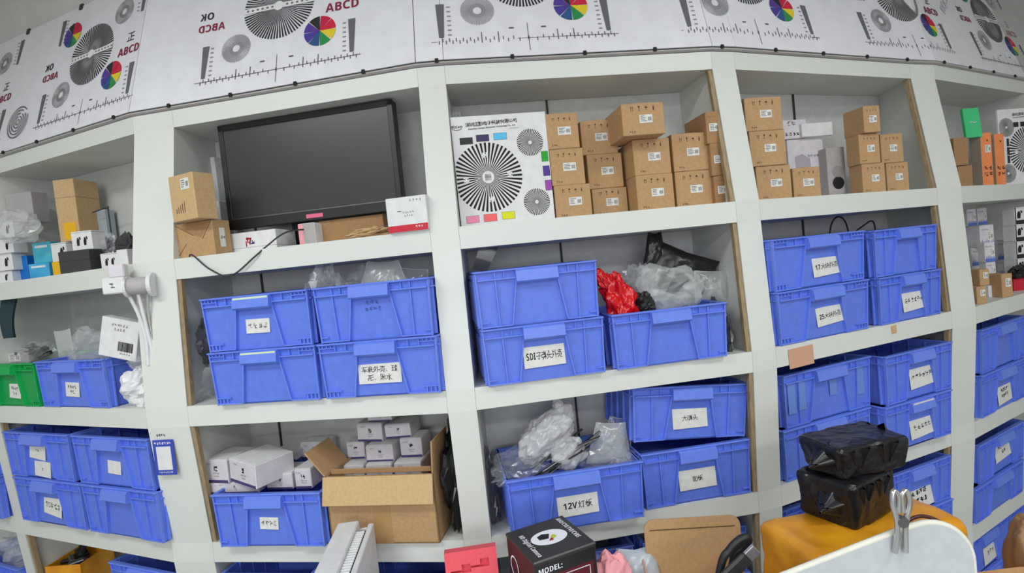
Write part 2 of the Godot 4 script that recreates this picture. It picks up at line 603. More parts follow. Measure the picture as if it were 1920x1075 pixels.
func room():
	var mb := Mb.new()
	mb.box(Vector3(0, FLOOR_Y - 0.05, 0.4), Vector3(7.2, 0.1, 7.0))
	structure("floor", mb.done(), M.floor)
	mb = Mb.new()
	mb.box(Vector3(0, CEILING_Y + 0.05, 0.4), Vector3(7.2, 0.1, 7.0))
	structure("ceiling", mb.done(), M.wall)
	mb = Mb.new()
	mb.box(Vector3(0, (FLOOR_Y + CEILING_Y) / 2, -3.05), Vector3(7.2, CEILING_Y - FLOOR_Y, 0.1))
	structure("wall_back", mb.done(), M.wall)
	# the wall behind the viewer, with a wide bright window
	mb = Mb.new()
	var wy0 := -0.35
	var wy1 := 0.85
	var wx := 1.3
	mb.box(Vector3(0, (FLOOR_Y + wy0) / 2, 3.85), Vector3(7.2, wy0 - FLOOR_Y, 0.1))
	mb.box(Vector3(0, (CEILING_Y + wy1) / 2, 3.85), Vector3(7.2, CEILING_Y - wy1, 0.1))
	for s in [-1, 1]:
		mb.box(Vector3(s * (3.6 + wx) / 2, (wy0 + wy1) / 2, 3.85), Vector3(3.6 - wx, wy1 - wy0, 0.1))
	structure("wall_front", mb.done(), M.wall)
	mb = Mb.new()
	for s in [-1, 0, 1]:
		mb.box(Vector3(s * (wx - 0.02), (wy0 + wy1) / 2, 3.84), Vector3(0.04, wy1 - wy0, 0.06))
	for y in [wy0 + 0.02, wy1 - 0.02]:
		mb.box(Vector3(0, y, 3.84), Vector3(wx * 2, 0.04, 0.06))
	var win := structure("window_1", mb.done(), M.white)
	mb = Mb.new()
	mb.box(Vector3(0, (wy0 + wy1) / 2, 3.855), Vector3(wx * 2 - 0.04, wy1 - wy0 - 0.04, 0.006))
	var glow := mat(Color(0.9, 0.92, 0.95), 0.5)
	glow.emission_enabled = true
	glow.emission = Color(0.94, 0.97, 1.0)
	glow.emission_energy_multiplier = 1.0
	part("window_pane", mb.done(), glow, win)
	for s in [-1, 1]:
		mb = Mb.new()
		mb.box(Vector3(s * 3.55, (FLOOR_Y + CEILING_Y) / 2, 0.4), Vector3(0.1, CEILING_Y - FLOOR_Y, 6.8))
		structure("wall_left" if s < 0 else "wall_right", mb.done(), M.wall)
	# ceiling lamps, out of the photograph
	for k in LAMPS.size():
		var p: Vector3 = LAMPS[k]
		var l := thing("ceiling_lamp", "flat white ceiling lamp panel, %s" % ["left one nearer the shelving", "right one nearer the shelving", "left one farther back", "right one farther back"][k], "lamp", Transform3D(Basis(), Vector3(p.x, CEILING_Y - 0.03, p.z)))
		var m := Mb.new()
		m.cbox(Vector3(0, 0.015, 0), Vector3(1.24, 0.03, 0.34), 0.004)
		part("housing", m.done(), M.white, l)
		m = Mb.new()
		m.box(Vector3(0, -0.002, 0), Vector3(1.2, 0.004, 0.3))
		var em := mat(Color.WHITE, 0.5)
		em.emission_enabled = true
		em.emission = Color(1.0, 0.98, 0.95)
		em.emission_energy_multiplier = 1.5
		part("diffuser", m.done(), em, l)

# ------------------------------------------------------------------ the banner
var rail := []
var rail_s := []

func banner_path():
	var pts := []
	for b in range(1, 6):
		for r in [false, true]:
			pts.append(Vector2(RIGHT_X[b] if r else LEFT_X[b], (RIGHT_D[b] if r else LEFT_D[b]) + 0.084))
	var v: Vector2 = (pts[0] - pts[1]).normalized()
	pts.push_front(pts[0] + v)
	rail = pts
	rail_s = [-1.0]
	for i in range(1, pts.size()):
		rail_s.append(rail_s[-1] + (pts[i] - pts[i - 1]).length())

# a point of the banner: s along it, y up, off in front of it
func bend(s: float, y: float, off := 0.0) -> Vector3:
	var i := 0
	while i < rail.size() - 2 and s > rail_s[i + 1]:
		i += 1
	var d: Vector2 = (rail[i + 1] - rail[i]).normalized()
	var p: Vector2 = rail[i] + d * (s - rail_s[i])
	var out := Vector3(d.y, 0, d.x)          # towards the room
	return Vector3(p.x, y, -(p.y + 0.40 * (y - 0.537))) + (out + Vector3(0, 0.37, 0)).normalized() * (off + 0.012)

var banner_at := Vector3(0, 0.53, -1.45)

func bp(mb: Mb, poly: Array, off := 0.0015):
	var q := []
	for v in poly:
		q.append(bend(v.x, v.y, off) - banner_at)
	mb.face(q, Vector3(0, 0.3, 1))

func bring(mb: Mb, c: Vector2, r0: float, r1: float, a0: float, a1: float, off := 0.0015):
	var steps := maxi(1, int(ceil((a1 - a0) / 0.22)))
	for k in steps:
		var a := a0 + (a1 - a0) * k / steps
		var b := a0 + (a1 - a0) * (k + 1) / steps
		var q := [c + Vector2(sin(a), cos(a)) * r1, c + Vector2(sin(b), cos(b)) * r1, c + Vector2(sin(b), cos(b)) * r0, c + Vector2(sin(a), cos(a)) * r0]
		bp(mb, q if r0 > 0.0 else [q[0], q[1], c], off)

func btext(mb: Mb, lines: String, c: Vector2, size: float, mirror := false, turn := 0.0, off := 0.0015):
	for p in line_polys(lines, 0.09)[0]:
		var q := []
		for v in p:
			var w: Vector2 = v * size
			if mirror:
				w.x = -w.x
			q.append(c + w.rotated(turn))
		bp(mb, q, off)

func lin(r: int, g: int, b: int) -> Color:
	return Color8(r, g, b).srgb_to_linear()

func banner():
	banner_path()
	var o := thing("test_chart_banner", "long white printed banner of repeated lens test charts above the shelving", "banner", Transform3D(Basis(), banner_at))
	var lo := 0.546
	var hi := 1.045
	var mb := Mb.new()
	for i in rail.size() - 1:
		var a: float = rail_s[i]
		var b: float = rail_s[i + 1]
		var p := []
		for y in [lo, hi]:
			for c in [[a, 0.0], [b, 0.0], [b, -0.003], [a, -0.003]]:
				p.append(bend(lerpf(c[0], (a + b) / 2, 0.00001), y, c[1]) - banner_at)
		mb.hex(p)
	part("sheet", mb.done(), M.vinyl, o)
	mb = Mb.new()
	for i in rail.size() - 1:
		var w := []
		for y in [1.0, CEILING_Y]:
			for c in [[i, 0.0], [i + 1, 0.0], [i + 1, -0.05], [i, -0.05]]:
				var q := bend(rail_s[c[0]], 1.05, -0.025)
				w.append(Vector3(q.x, y, q.z + c[1]))
		var wm := Mb.new()
		wm.hex(w)
		structure("wall_upper", wm.done(), M.wall)
	mb = Mb.new()
	# the strip under its lower edge and its clips
	mb = Mb.new()
	for i in rail.size() - 1:
		var p := []
		for y in [0.5378, 0.5425]:
			for c in [[rail_s[i], -0.002], [rail_s[i + 1], -0.002], [rail_s[i + 1], -0.011], [rail_s[i], -0.011]]:
				p.append(bend(c[0], y, c[1]) - banner_at)
		mb.hex(p)
	part("bottom_rail", mb.done(), M.grey, o)
	for k in 22:
		mb = Mb.new()
		var s := -0.1 + k * 0.2
		var p := []
		for y in [0.538, 0.548]:
			for c in [[s, 0.004], [s + 0.009, 0.004], [s + 0.009, -0.002], [s, -0.002]]:
				p.append(bend(c[0], y, c[1]) - banner_at)
		mb.hex(p)
		part("clip", mb.done(), M.black, o)
	for k in 14:
		mb = Mb.new()
		var s := -0.6 + k * 0.33
		var p := []
		for y in [1.03, 1.052]:
			for c in [[s, 0.004], [s + 0.016, 0.004], [s + 0.016, -0.002], [s, -0.002]]:
				p.append(bend(c[0], y, c[1]) - banner_at)
		mb.hex(p)
		part("clip", mb.done(), M.charcoal, o)
	var centres := [-0.19, 0.522, 1.243, 1.956, 2.657, 3.384, 4.1]
	for t in centres.size():
		var c: float = centres[t]
		# the great spoke wheel
		mb = Mb.new()
		var wc := Vector2(c - 0.003, 0.815)
		for k in 72:
			var a := TAU * k / 72
			if absf(cos(a + TAU / 288) * 0.113) < 0.011:
				continue
			mb.colour = lin(34, 32, 34)
			var h := TAU / 288
			bp(mb, [wc + Vector2(sin(a - h), cos(a - h)) * 0.113, wc + Vector2(sin(a + h), cos(a + h)) * 0.113, wc + Vector2(sin(a + h), cos(a + h)) * 0.016, wc + Vector2(sin(a - h), cos(a - h)) * 0.016])
		mb.colour = lin(232, 232, 234)
		bp(mb, [wc + Vector2(-0.113, -0.009), wc + Vector2(0.113, -0.009), wc + Vector2(0.113, 0.009), wc + Vector2(-0.113, 0.009)], 0.002)
		bring(mb, wc, 0.0, 0.016, 0, TAU, 0.0025)
		mb.colour = lin(110, 108, 112)
		for k in 14:
			var x := -0.104 + k * 0.016
			if absf(x) > 0.02:
				bp(mb, [wc + Vector2(x, -0.003), wc + Vector2(x + 0.007, -0.003), wc + Vector2(x + 0.007, 0.003), wc + Vector2(x, 0.003)], 0.0025)
		part("spoke_wheel", mb.done(), M.print, o)
		# colour wheels, below right and above left
		for cw in [Vector2(c + 0.131, 0.70), Vector2(c - 0.14, 0.93)]:
			mb = Mb.new()
			var cols := [[196, 26, 66], [206, 30, 62], [228, 200, 40], [34, 140, 76], [40, 84, 138], [70, 58, 150], [84, 56, 150], [36, 34, 38]]
			for k in 8:
				mb.colour = lin(cols[k][0], cols[k][1], cols[k][2])
				bring(mb, cw, 0.0, 0.049, TAU * k / 8 + 0.03, TAU * (k + 1) / 8 - 0.03)
			part("colour_wheel", mb.done(), M.print, o)
		# grey wheels
		for gw in [Vector2(c - 0.134, 0.695), Vector2(c + 0.14, 0.935)]:
			mb = Mb.new()
			mb.colour = lin(150, 149, 152)
			for k in 60:
				var a := TAU * k / 60
				var h := TAU / 240
				bp(mb, [gw + Vector2(sin(a - h), cos(a - h)) * 0.047, gw + Vector2(sin(a + h), cos(a + h)) * 0.047, gw + Vector2(sin(a + h), cos(a + h)) * 0.012, gw + Vector2(sin(a - h), cos(a - h)) * 0.012])
			mb.colour = lin(170, 169, 172)
			bring(mb, gw, 0.012, 0.024, 0, TAU, 0.001)
			part("grey_wheel", mb.done(), M.print, o)
		# resolution wedges with their scale marks
		for wd in [[c - 0.235, 0.612, 0.72, 1.0], [c + 0.228, 0.612, 0.72, -1.0], [c - 0.21, 0.905, 1.01, 1.0], [c + 0.235, 0.905, 1.01, -1.0]]:
			mb = Mb.new()
			mb.colour = lin(104, 101, 106)
			bp(mb, [Vector2(wd[0] - 0.006, wd[1]), Vector2(wd[0] + 0.006, wd[1]), Vector2(wd[0] + 0.011, wd[2]), Vector2(wd[0] - 0.011, wd[2])])
			mb.colour = lin(150, 148, 152)
			for k in 7:
				var y: float = wd[1] + 0.008 + k * 0.015
				var x: float = wd[0] + wd[3] * 0.022
				bp(mb, [Vector2(x - 0.005, y - 0.002), Vector2(x + 0.005, y - 0.002), Vector2(x + 0.005, y + 0.002), Vector2(x - 0.005, y + 0.002)])
			part("wedge_scale", mb.done(), M.print, o)
		# ruler line
		mb = Mb.new()
		mb.colour = lin(92, 90, 94)
		bp(mb, [Vector2(c - 0.262, 0.5992), Vector2(c + 0.255, 0.5992), Vector2(c + 0.255, 0.6008), Vector2(c - 0.262, 0.6008)])
		bp(mb, [Vector2(c - 0.0008, 0.56), Vector2(c + 0.0008, 0.56), Vector2(c + 0.0008, 0.648), Vector2(c - 0.0008, 0.648)])
		bp(mb, [Vector2(c - 0.002, 0.595), Vector2(c + 0.002, 0.595), Vector2(c + 0.002, 0.606), Vector2(c - 0.002, 0.606)])
		for k in range(1, 22):
			for s in [-1, 1]:
				var x: float = c + s * (0.25 * pow(k / 22.0, 0.75))
				var up := 0.009 if k % 2 == 0 else 0.002
				var dn := 0.002 if k % 2 == 0 else 0.009
				if k in [5, 9]:
					up = 0.024
				bp(mb, [Vector2(x - 0.0012, 0.6 - dn), Vector2(x + 0.0012, 0.6 - dn), Vector2(x + 0.0012, 0.6 + up), Vector2(x - 0.0012, 0.6 + up)])
		for s in [-1, 1]:
			bp(mb, [Vector2(c + s * 0.045 - 0.007, 0.632), Vector2(c + s * 0.045 + 0.007, 0.632), Vector2(c + s * 0.045 + 0.007, 0.636), Vector2(c + s * 0.045 - 0.007, 0.636)])
		part("ruler", mb.done(), M.print, o)
		# lettering
		for w in [["ABCD", 0.2, 0.772, 0.033, false], ["ABCD", -0.225, 0.785, 0.029, true], ["正", 0.2, 0.822, 0.034, false], ["OK", -0.245, 0.828, 0.029, true]]:
			mb = Mb.new()
			mb.colour = lin(140, 24, 62) if w[0] == "ABCD" else lin(52, 50, 54)
			btext(mb, w[0], Vector2(c + w[1], w[2]), w[3], w[4])
			part("lettering", mb.done(), M.print, o)
		# pale slanting watermark between the charts
		if t < 2:
			continue
		mb = Mb.new()
		mb.colour = lin(200, 199, 205)
		btext(mb, "HQCAM", Vector2(c + 0.375, 0.85), 0.042, false, 0.75)
		part("watermark", mb.done(), M.print, o)
	# ring target at the far left
	mb = Mb.new()
	for k in 5:
		mb.colour = lin(96, 94, 98)
		bring(mb, Vector2(0.155, 0.645), 0.008 + k * 0.012, 0.012 + k * 0.012, 0.3 * k, TAU - 0.4 + 0.3 * k, 0.003)
	part("ring_target", mb.done(), M.print, o)

# ------------------------------------------------------------------ crates
func crate_meshes(w: float, h: float, dep: float, style: String) -> Array:
	var key := "crate%.3f_%.3f_%s" % [w, h, style]
	if cache.has(key):
		return cache[key]
	var body := Mb.new()
	var wb := w * 0.475
	var wt := w * 0.49
	var zb := -0.008
	var th := 0.004
	# half width and front depth at a height
	var hw := func(y: float) -> float: return lerpf(wb, wt, y / h)
	var fz := func(y: float) -> float: return lerpf(zb, -0.002, y / h)
	var bz := func(y: float) -> float: return lerpf(-dep + 0.008, -dep + 0.002, y / h)
	var cnr := func(sx: float, front_: bool, y: float, inn: float) -> Vector3:
		var z: float = fz.call(y) - inn if front_ else bz.call(y) + inn
		return Vector3(sx * (hw.call(y) - inn), y, z)
	body.hex([cnr.call(-1, true, 0, 0), cnr.call(1, true, 0, 0), cnr.call(1, false, 0, 0), cnr.call(-1, false, 0, 0), cnr.call(-1, true, th, 0), cnr.call(1, true, th, 0), cnr.call(1, false, th, 0), cnr.call(-1, false, th, 0)])
	for wall in [[-1, true, 1, true], [1, true, 1, false], [1, false, -1, false], [-1, false, -1, true]]:
		var p := []
		for y in [0.0, h]:
			p.append(cnr.call(wall[0], wall[1], y, 0.0))
			p.append(cnr.call(wall[2], wall[3], y, 0.0))
			p.append(cnr.call(wall[2], wall[3], y, th))
			p.append(cnr.call(wall[0], wall[1], y, th))
		body.hex(p)
	var rim := Mb.new()
	var o := 0.006
	for r in [[Vector3(0, h - 0.0025, 0.002), Vector3(w, 0.005, 0.012)], [Vector3(0, h - 0.0025, -dep), Vector3(w, 0.005, 0.010)]]:
		rim.cbox(r[0], r[1], 0.0015)
	for s in [-1, 1]:
		rim.cbox(Vector3(s * (w / 2 - o / 2 - 0.001), h - 0.0025, -dep / 2 + 0.001), Vector3(o + 0.004, 0.005, dep - 0.012), 0.0015)
	# ribs on the front
	var ribs := Mb.new()
	var bar := func(x0: float, y0: float, x1: float, y1: float, t: float, proud: float):
		# a raised bar on the sloping front between two points given in widths and heights
		var d := Vector2((x1 - x0) * w, (y1 - y0) * h)
		var n := Vector2(-d.y, d.x).normalized() * t / 2
		var q := []
		for off in [proud, -0.002]:
			for c in [[x0 * w - n.x, y0 * h - n.y], [x1 * w - n.x, y1 * h - n.y], [x1 * w + n.x, y1 * h + n.y], [x0 * w + n.x, y0 * h + n.y]]:
				q.append(Vector3(c[0], c[1], fz.call(clampf(c[1], 0, h)) + off))
		ribs.hex(q)
	var mid := 0.84
	bar.call(-0.48, 0.985, 0.48, 0.985, 0.003, 0.004)
	for s in [-1, 1]:
		bar.call(s * 0.165, mid, s * 0.475, mid, 0.0035, 0.009)
		bar.call(s * 0.165, 0.99, s * 0.168, 0.74, 0.003, 0.007)
		bar.call(s * 0.168, 0.78, s * 0.225, 0.03, 0.0035, 0.009)
		bar.call(s * 0.225, 0.025, s * 0.468, 0.025, 0.004, 0.007)
		bar.call(s * 0.472, 0.0, s * 0.487, 1.0, 0.004, 0.006)
		bar.call(s * 0.0, 0.99, s * 0.0, 0.93, 0.0025, 0.007)
		bar.call(s * 0.26, 0.99, s * 0.26, mid, 0.0025, 0.006)
		if style == "ladder":
			for k in 3:
				bar.call(s * (0.455 - k * 0.035), 0.98, s * (0.455 - k * 0.035), 0.915, 0.0025, 0.006)
				bar.call(s * (0.445 - k * 0.035), 0.13, s * (0.443 - k * 0.035), 0.03, 0.003, 0.006)
			bar.call(s * 0.35, 0.915, s * 0.48, 0.915, 0.0025, 0.006)
			bar.call(s * 0.35, 0.98, s * 0.35, 0.85, 0.0025, 0.006)
			bar.call(s * 0.34, 0.13, s * 0.475, 0.13, 0.003, 0.006)
		else:
			bar.call(s * 0.335, 0.99, s * 0.325, 0.03, 0.003, 0.006)
			bar.call(s * 0.41, 0.10, s * 0.475, 0.10, 0.003, 0.006)
	# ribs on the long sides
	var flanks := []
	for s in [-1, 1]:
		var flank := Mb.new()
		for k in 5:
			var z := -dep * (0.08 + 0.21 * k)
			flank.box(Vector3(s * (wb + 0.002), h * 0.48, z), Vector3(0.012, h * 0.93, 0.004))
		flank.box(Vector3(s * (wb + 0.003), h * mid, -dep / 2), Vector3(0.012, 0.004, dep * 0.95))
		flanks.append(flank.done())
	var grip := Mb.new()
	# the grip: a hooded bar under the rim
	var pr := PackedVector2Array([Vector2(-0.004, 0.76 * h), Vector2(0.018, 0.745 * h), Vector2(0.023, 0.775 * h), Vector2(0.019, 0.95 * h), Vector2(0.014, 0.972 * h), Vector2(-0.004, 0.975 * h)])
	grip.extrude(pr, -w * 0.168, w * 0.168, Transform3D(Basis(Vector3(0, 0, 1), Vector3.UP, Vector3(-1, 0, 0)), Vector3(0, 0, -0.003)))
	var r := [body.done(), rim.done(), ribs.done(), grip.done(), flanks[0], flanks[1]]
	cache[key] = r
	return r

func make_crate(b: int, row: int, u: float, v: float, z: float, w: float, h: float, style: String, label: String, group := "", green := false, yaw := 0.0, roll := 0.0) -> Node3D:
	var dep := 0.255
	var o := thing("storage_crate", label, "crate", spot(b, row, u, v, z, yaw, roll), group)
	var ms := crate_meshes(w, h, dep, style)
	var m: Material = M.green if green else M.blue
	var m2: Material = M.greenhandle if green else M.bluehandle
	part("body", ms[0], m, o)
	part("rim", ms[1], m2, o)
	part("front_ribs", ms[2], m2, o)
	part("side_ribs", ms[4], m2, o)
	part("side_ribs", ms[5], m2, o)
	part("handle", ms[3], m2, o)
	return o

# paper label on the front of a crate: centre and size in parts of the crate's front
func crate_label(o: Node3D, w: float, h: float, cx: float, cy: float, lw: float, lh: float, lines: Array, size := 0.3, turn := 0.0, ink: Material = null, thick := 0.1):
	var y := cy * h
	var zz := lerpf(-0.008, -0.002, cy) + 0.0012
	var x := Transform3D(Basis(Vector3.RIGHT, -atan(0.006 / h)) * Basis(Vector3.BACK, deg_to_rad(turn)), Vector3(cx * w, y, zz))
	return label_on(o, x, lw * w, lh * h, lines, size * lh * h, ink, thick)

# ------------------------------------------------------------------ boxes
func marks(kind: int) -> ArrayMesh:
	var key := "marks%d" % kind
	if cache.has(key):
		return cache[key]
	var mb := Mb.new()
	var q := func(x0, y0, x1, y1): mb.face([Vector3(x0, y0, 0), Vector3(x1, y0, 0), Vector3(x1, y1, 0), Vector3(x0, y1, 0)], Vector3.BACK)
	var t := func(ax, ay, bx, by, cx, cy): mb.face([Vector3(ax, ay, 0), Vector3(bx, by, 0), Vector3(cx, cy, 0)], Vector3.BACK)
	# two arrows, a glass, an umbrella and a stacking mark, one unit apart
	for d in [-0.12, 0.12]:
		q.call(-1.5 + d - 0.03, -0.3, -1.5 + d + 0.03, 0.15)
		t.call(-1.5 + d - 0.1, 0.12, -1.5 + d + 0.1, 0.12, -1.5 + d, 0.32)
	t.call(-0.68, 0.32, -0.32, 0.32, -0.5, -0.02)
	q.call(-0.53, -0.25, -0.47, 0.02)
	q.call(-0.62, -0.3, -0.38, -0.25)
	t.call(0.25, 0.02, 0.75, 0.02, 0.5, 0.3)
	q.call(0.48, -0.28, 0.52, 0.02)
	q.call(1.42, -0.3, 1.58, -0.02)
	t.call(1.34, -0.02, 1.66, -0.02, 1.5, 0.2)
	q.call(1.36, 0.24, 1.64, 0.3)
	cache[key] = mb.done()
	return cache[key]

func box_mesh(w: float, h: float, dep: float, r := 0.0015) -> ArrayMesh:
	var mb := Mb.new()
	mb.cbox(Vector3(0, h / 2, -dep / 2), Vector3(w, h, dep), r)
	return mb.done()

func print_quad(w: float, h: float, called: String, m: Material, parent: Node, c: Vector3):
	var mb := Mb.new()
	mb.face([Vector3(-w / 2, -h / 2, 0), Vector3(w / 2, -h / 2, 0), Vector3(w / 2, h / 2, 0), Vector3(-w / 2, h / 2, 0)], Vector3.BACK)
	return part(called, mb.done(), m, parent, Transform3D(Basis(), c))

# lines and a small code block such as shipping labels carry
func sticker(o: Node, c: Vector3, w: float, h: float):
	var p: Node = label_on(o, Transform3D(Basis(), c), w, h, [])
	var mb := Mb.new()
	var y := h * 0.28
	for k in 4:
		var l := w * rng.randf_range(0.3, 0.5)
		mb.face([Vector3(-w * 0.42, y, 0), Vector3(-w * 0.42 + l, y, 0), Vector3(-w * 0.42 + l, y + h * 0.08, 0), Vector3(-w * 0.42, y + h * 0.08, 0)], Vector3.BACK)
		y -= h * 0.19
	for k in 5:
		var x := w * 0.14 + k * w * 0.06
		mb.face([Vector3(x, -h * 0.25, 0), Vector3(x + w * 0.035, -h * 0.25, 0), Vector3(x + w * 0.035, h * 0.2, 0), Vector3(x, h * 0.2, 0)], Vector3.BACK)
	part("print", mb.done(), M.faintink, p, Transform3D(Basis(), Vector3(0, 0, 0.0011)))

func row_carton(o: Node3D, w: float, h: float, dep: float, opt: String):
	part("carton_body", box_mesh(w, h, dep), M.carddark if opt == "side" else M.card, o)
	var s := w * 0.17
	part("handling_marks", marks(0), M.brownink, o, Transform3D(Basis().scaled(Vector3(s, s, s)), Vector3(0.0 if opt != "side" else -w * 0.1, h * 0.83, 0.0004)))
	var lw := 0.036 if opt != "long" else 0.026
	var lh := 0.022 if opt != "long" else 0.022
	sticker(o, Vector3(w * 0.06, h * 0.5, 0.0), minf(lw, w * 0.7), lh)
	if w > 0.06:
		part("small_print", lettering(["~~~"], 0.006, Transform3D(Basis(), Vector3(-w * 0.28, h * 0.1, 0.0004))), M.brownink, o)
	# the tape seam along the top
	var mb := Mb.new()
	mb.box(Vector3(0, h + 0.0002, -dep / 2), Vector3(w * 0.36, 0.0004, dep * 0.98))
	part("tape", mb.done(), M.cardlight, o)

func camera_picture(w: float, h: float) -> ArrayMesh:
	# an outlined upright bullet camera, as printed on the white boxes
	var mb := Mb.new()
	mb.face([Vector3(-0.22 * w, -0.38 * h, 0), Vector3(0.16 * w, -0.38 * h, 0), Vector3(0.24 * w, 0.1 * h, 0), Vector3(0.1 * w, 0.4 * h, 0), Vector3(-0.12 * w, 0.36 * h, 0), Vector3(-0.26 * w, 0.0, 0)], Vector3.BACK)
	mb.face([Vector3(0.26 * w, 0.14 * h, 0), Vector3(0.46 * w, 0.2 * h, 0), Vector3(0.42 * w, 0.44 * h, 0), Vector3(0.2 * w, 0.46 * h, 0)], Vector3.BACK)
	return mb.done()

func row_cambox(o: Node3D, w: float, h: float, dep: float, opt: String):
	part("box_body", box_mesh(w, h, dep), M.white, o)
	if opt == "dark":
		print_quad(w * 0.98, h * 0.24, "dark_band", M.black, o, Vector3(0, h * 0.12, 0.0005))
		print_quad(w * 0.05, h * 0.98, "dark_edge", M.black, o, Vector3(-w * 0.47, h * 0.5, 0.0006))
		part("camera_picture", camera_picture(h * 0.5, h * 0.55), M.ink, o, Transform3D(Basis(), Vector3(-w * 0.3, h * 0.55, 0.0006)))
	elif opt == "two":
		for s in [-1, 1]:
			part("camera_picture", camera_picture(h * 0.36, h * 0.55), M.ink, o, Transform3D(Basis(), Vector3(s * w * 0.17, h * 0.45, 0.0006)))
	else:
		part("camera_picture", camera_picture(h * 0.4, h * 0.62), M.ink, o, Transform3D(Basis(), Vector3(w * 0.2, h * 0.48, 0.0006)))
	part("lid_seam", seam(w, dep), M.faintink, o, Transform3D(Basis(), Vector3(0, h * 0.93, 0)))

func seam(w: float, dep: float) -> ArrayMesh:
	var mb := Mb.new()
	mb.box(Vector3(0, 0, -dep / 2), Vector3(w + 0.0006, 0.0008, dep + 0.0006))
	return mb.done()

func row_stripebox(o: Node3D, w: float, h: float, dep: float, _opt: String):
	part("box_body", box_mesh(w, h, dep), M.lilac, o)
	print_quad(w * 0.98, h * 0.16, "blue_band", M.blueband, o, Vector3(0, h * 0.09, 0.0005))
	var mb := Mb.new()
	for k in 6:
		var x := -w * 0.42 + k * w * 0.15
		mb.face([Vector3(x, 0, 0), Vector3(x + w * 0.1, 0, 0), Vector3(x + w * 0.06, h * rng.randf_range(0.1, 0.22), 0)], Vector3.BACK)
	part("skyline_print", mb.done(), M.blueband, o, Transform3D(Basis(), Vector3(0, h * 0.17, 0.0005)))
	sticker(o, Vector3(w * 0.22, h * 0.5, 0.0), w * 0.34, h * 0.4)
	part("lettering", lettering(["~~~~"], h * 0.09, Transform3D(Basis(), Vector3(-w * 0.15, h * 0.78, 0.0005))), M.faintink, o)

func row_lightbox(o: Node3D, w: float, h: float, dep: float, _opt: String):
	part("box_body", box_mesh(w, h, dep, 0.002), M.lilac, o)
	print_quad(w * 0.96, h * 0.12, "purple_band", M.purpleband, o, Vector3(0, h * 0.075, 0.0005))
	part("lettering", lettering(["~~~"], h * 0.1, Transform3D(Basis(), Vector3(-w * 0.26, h * 0.82, 0.0005))), M.faintink, o)
	part("emblem", lettering(["~"], h * 0.26, Transform3D(Basis(), Vector3(0.02 * w, h * 0.62, 0.0005)), 0.16), M.ink, o)
	part("small_print", lettering(["~~~~", "~~~"], h * 0.09, Transform3D(Basis(), Vector3(0.04 * w, h * 0.36, 0.0005))), M.faintink, o)
	var mb := Mb.new()
	mb.box(Vector3(0, h + 0.0008, -dep * 0.5), Vector3(w * 0.94, 0.0012, dep * 0.9))
	part("lid", mb.done(), M.white, o)

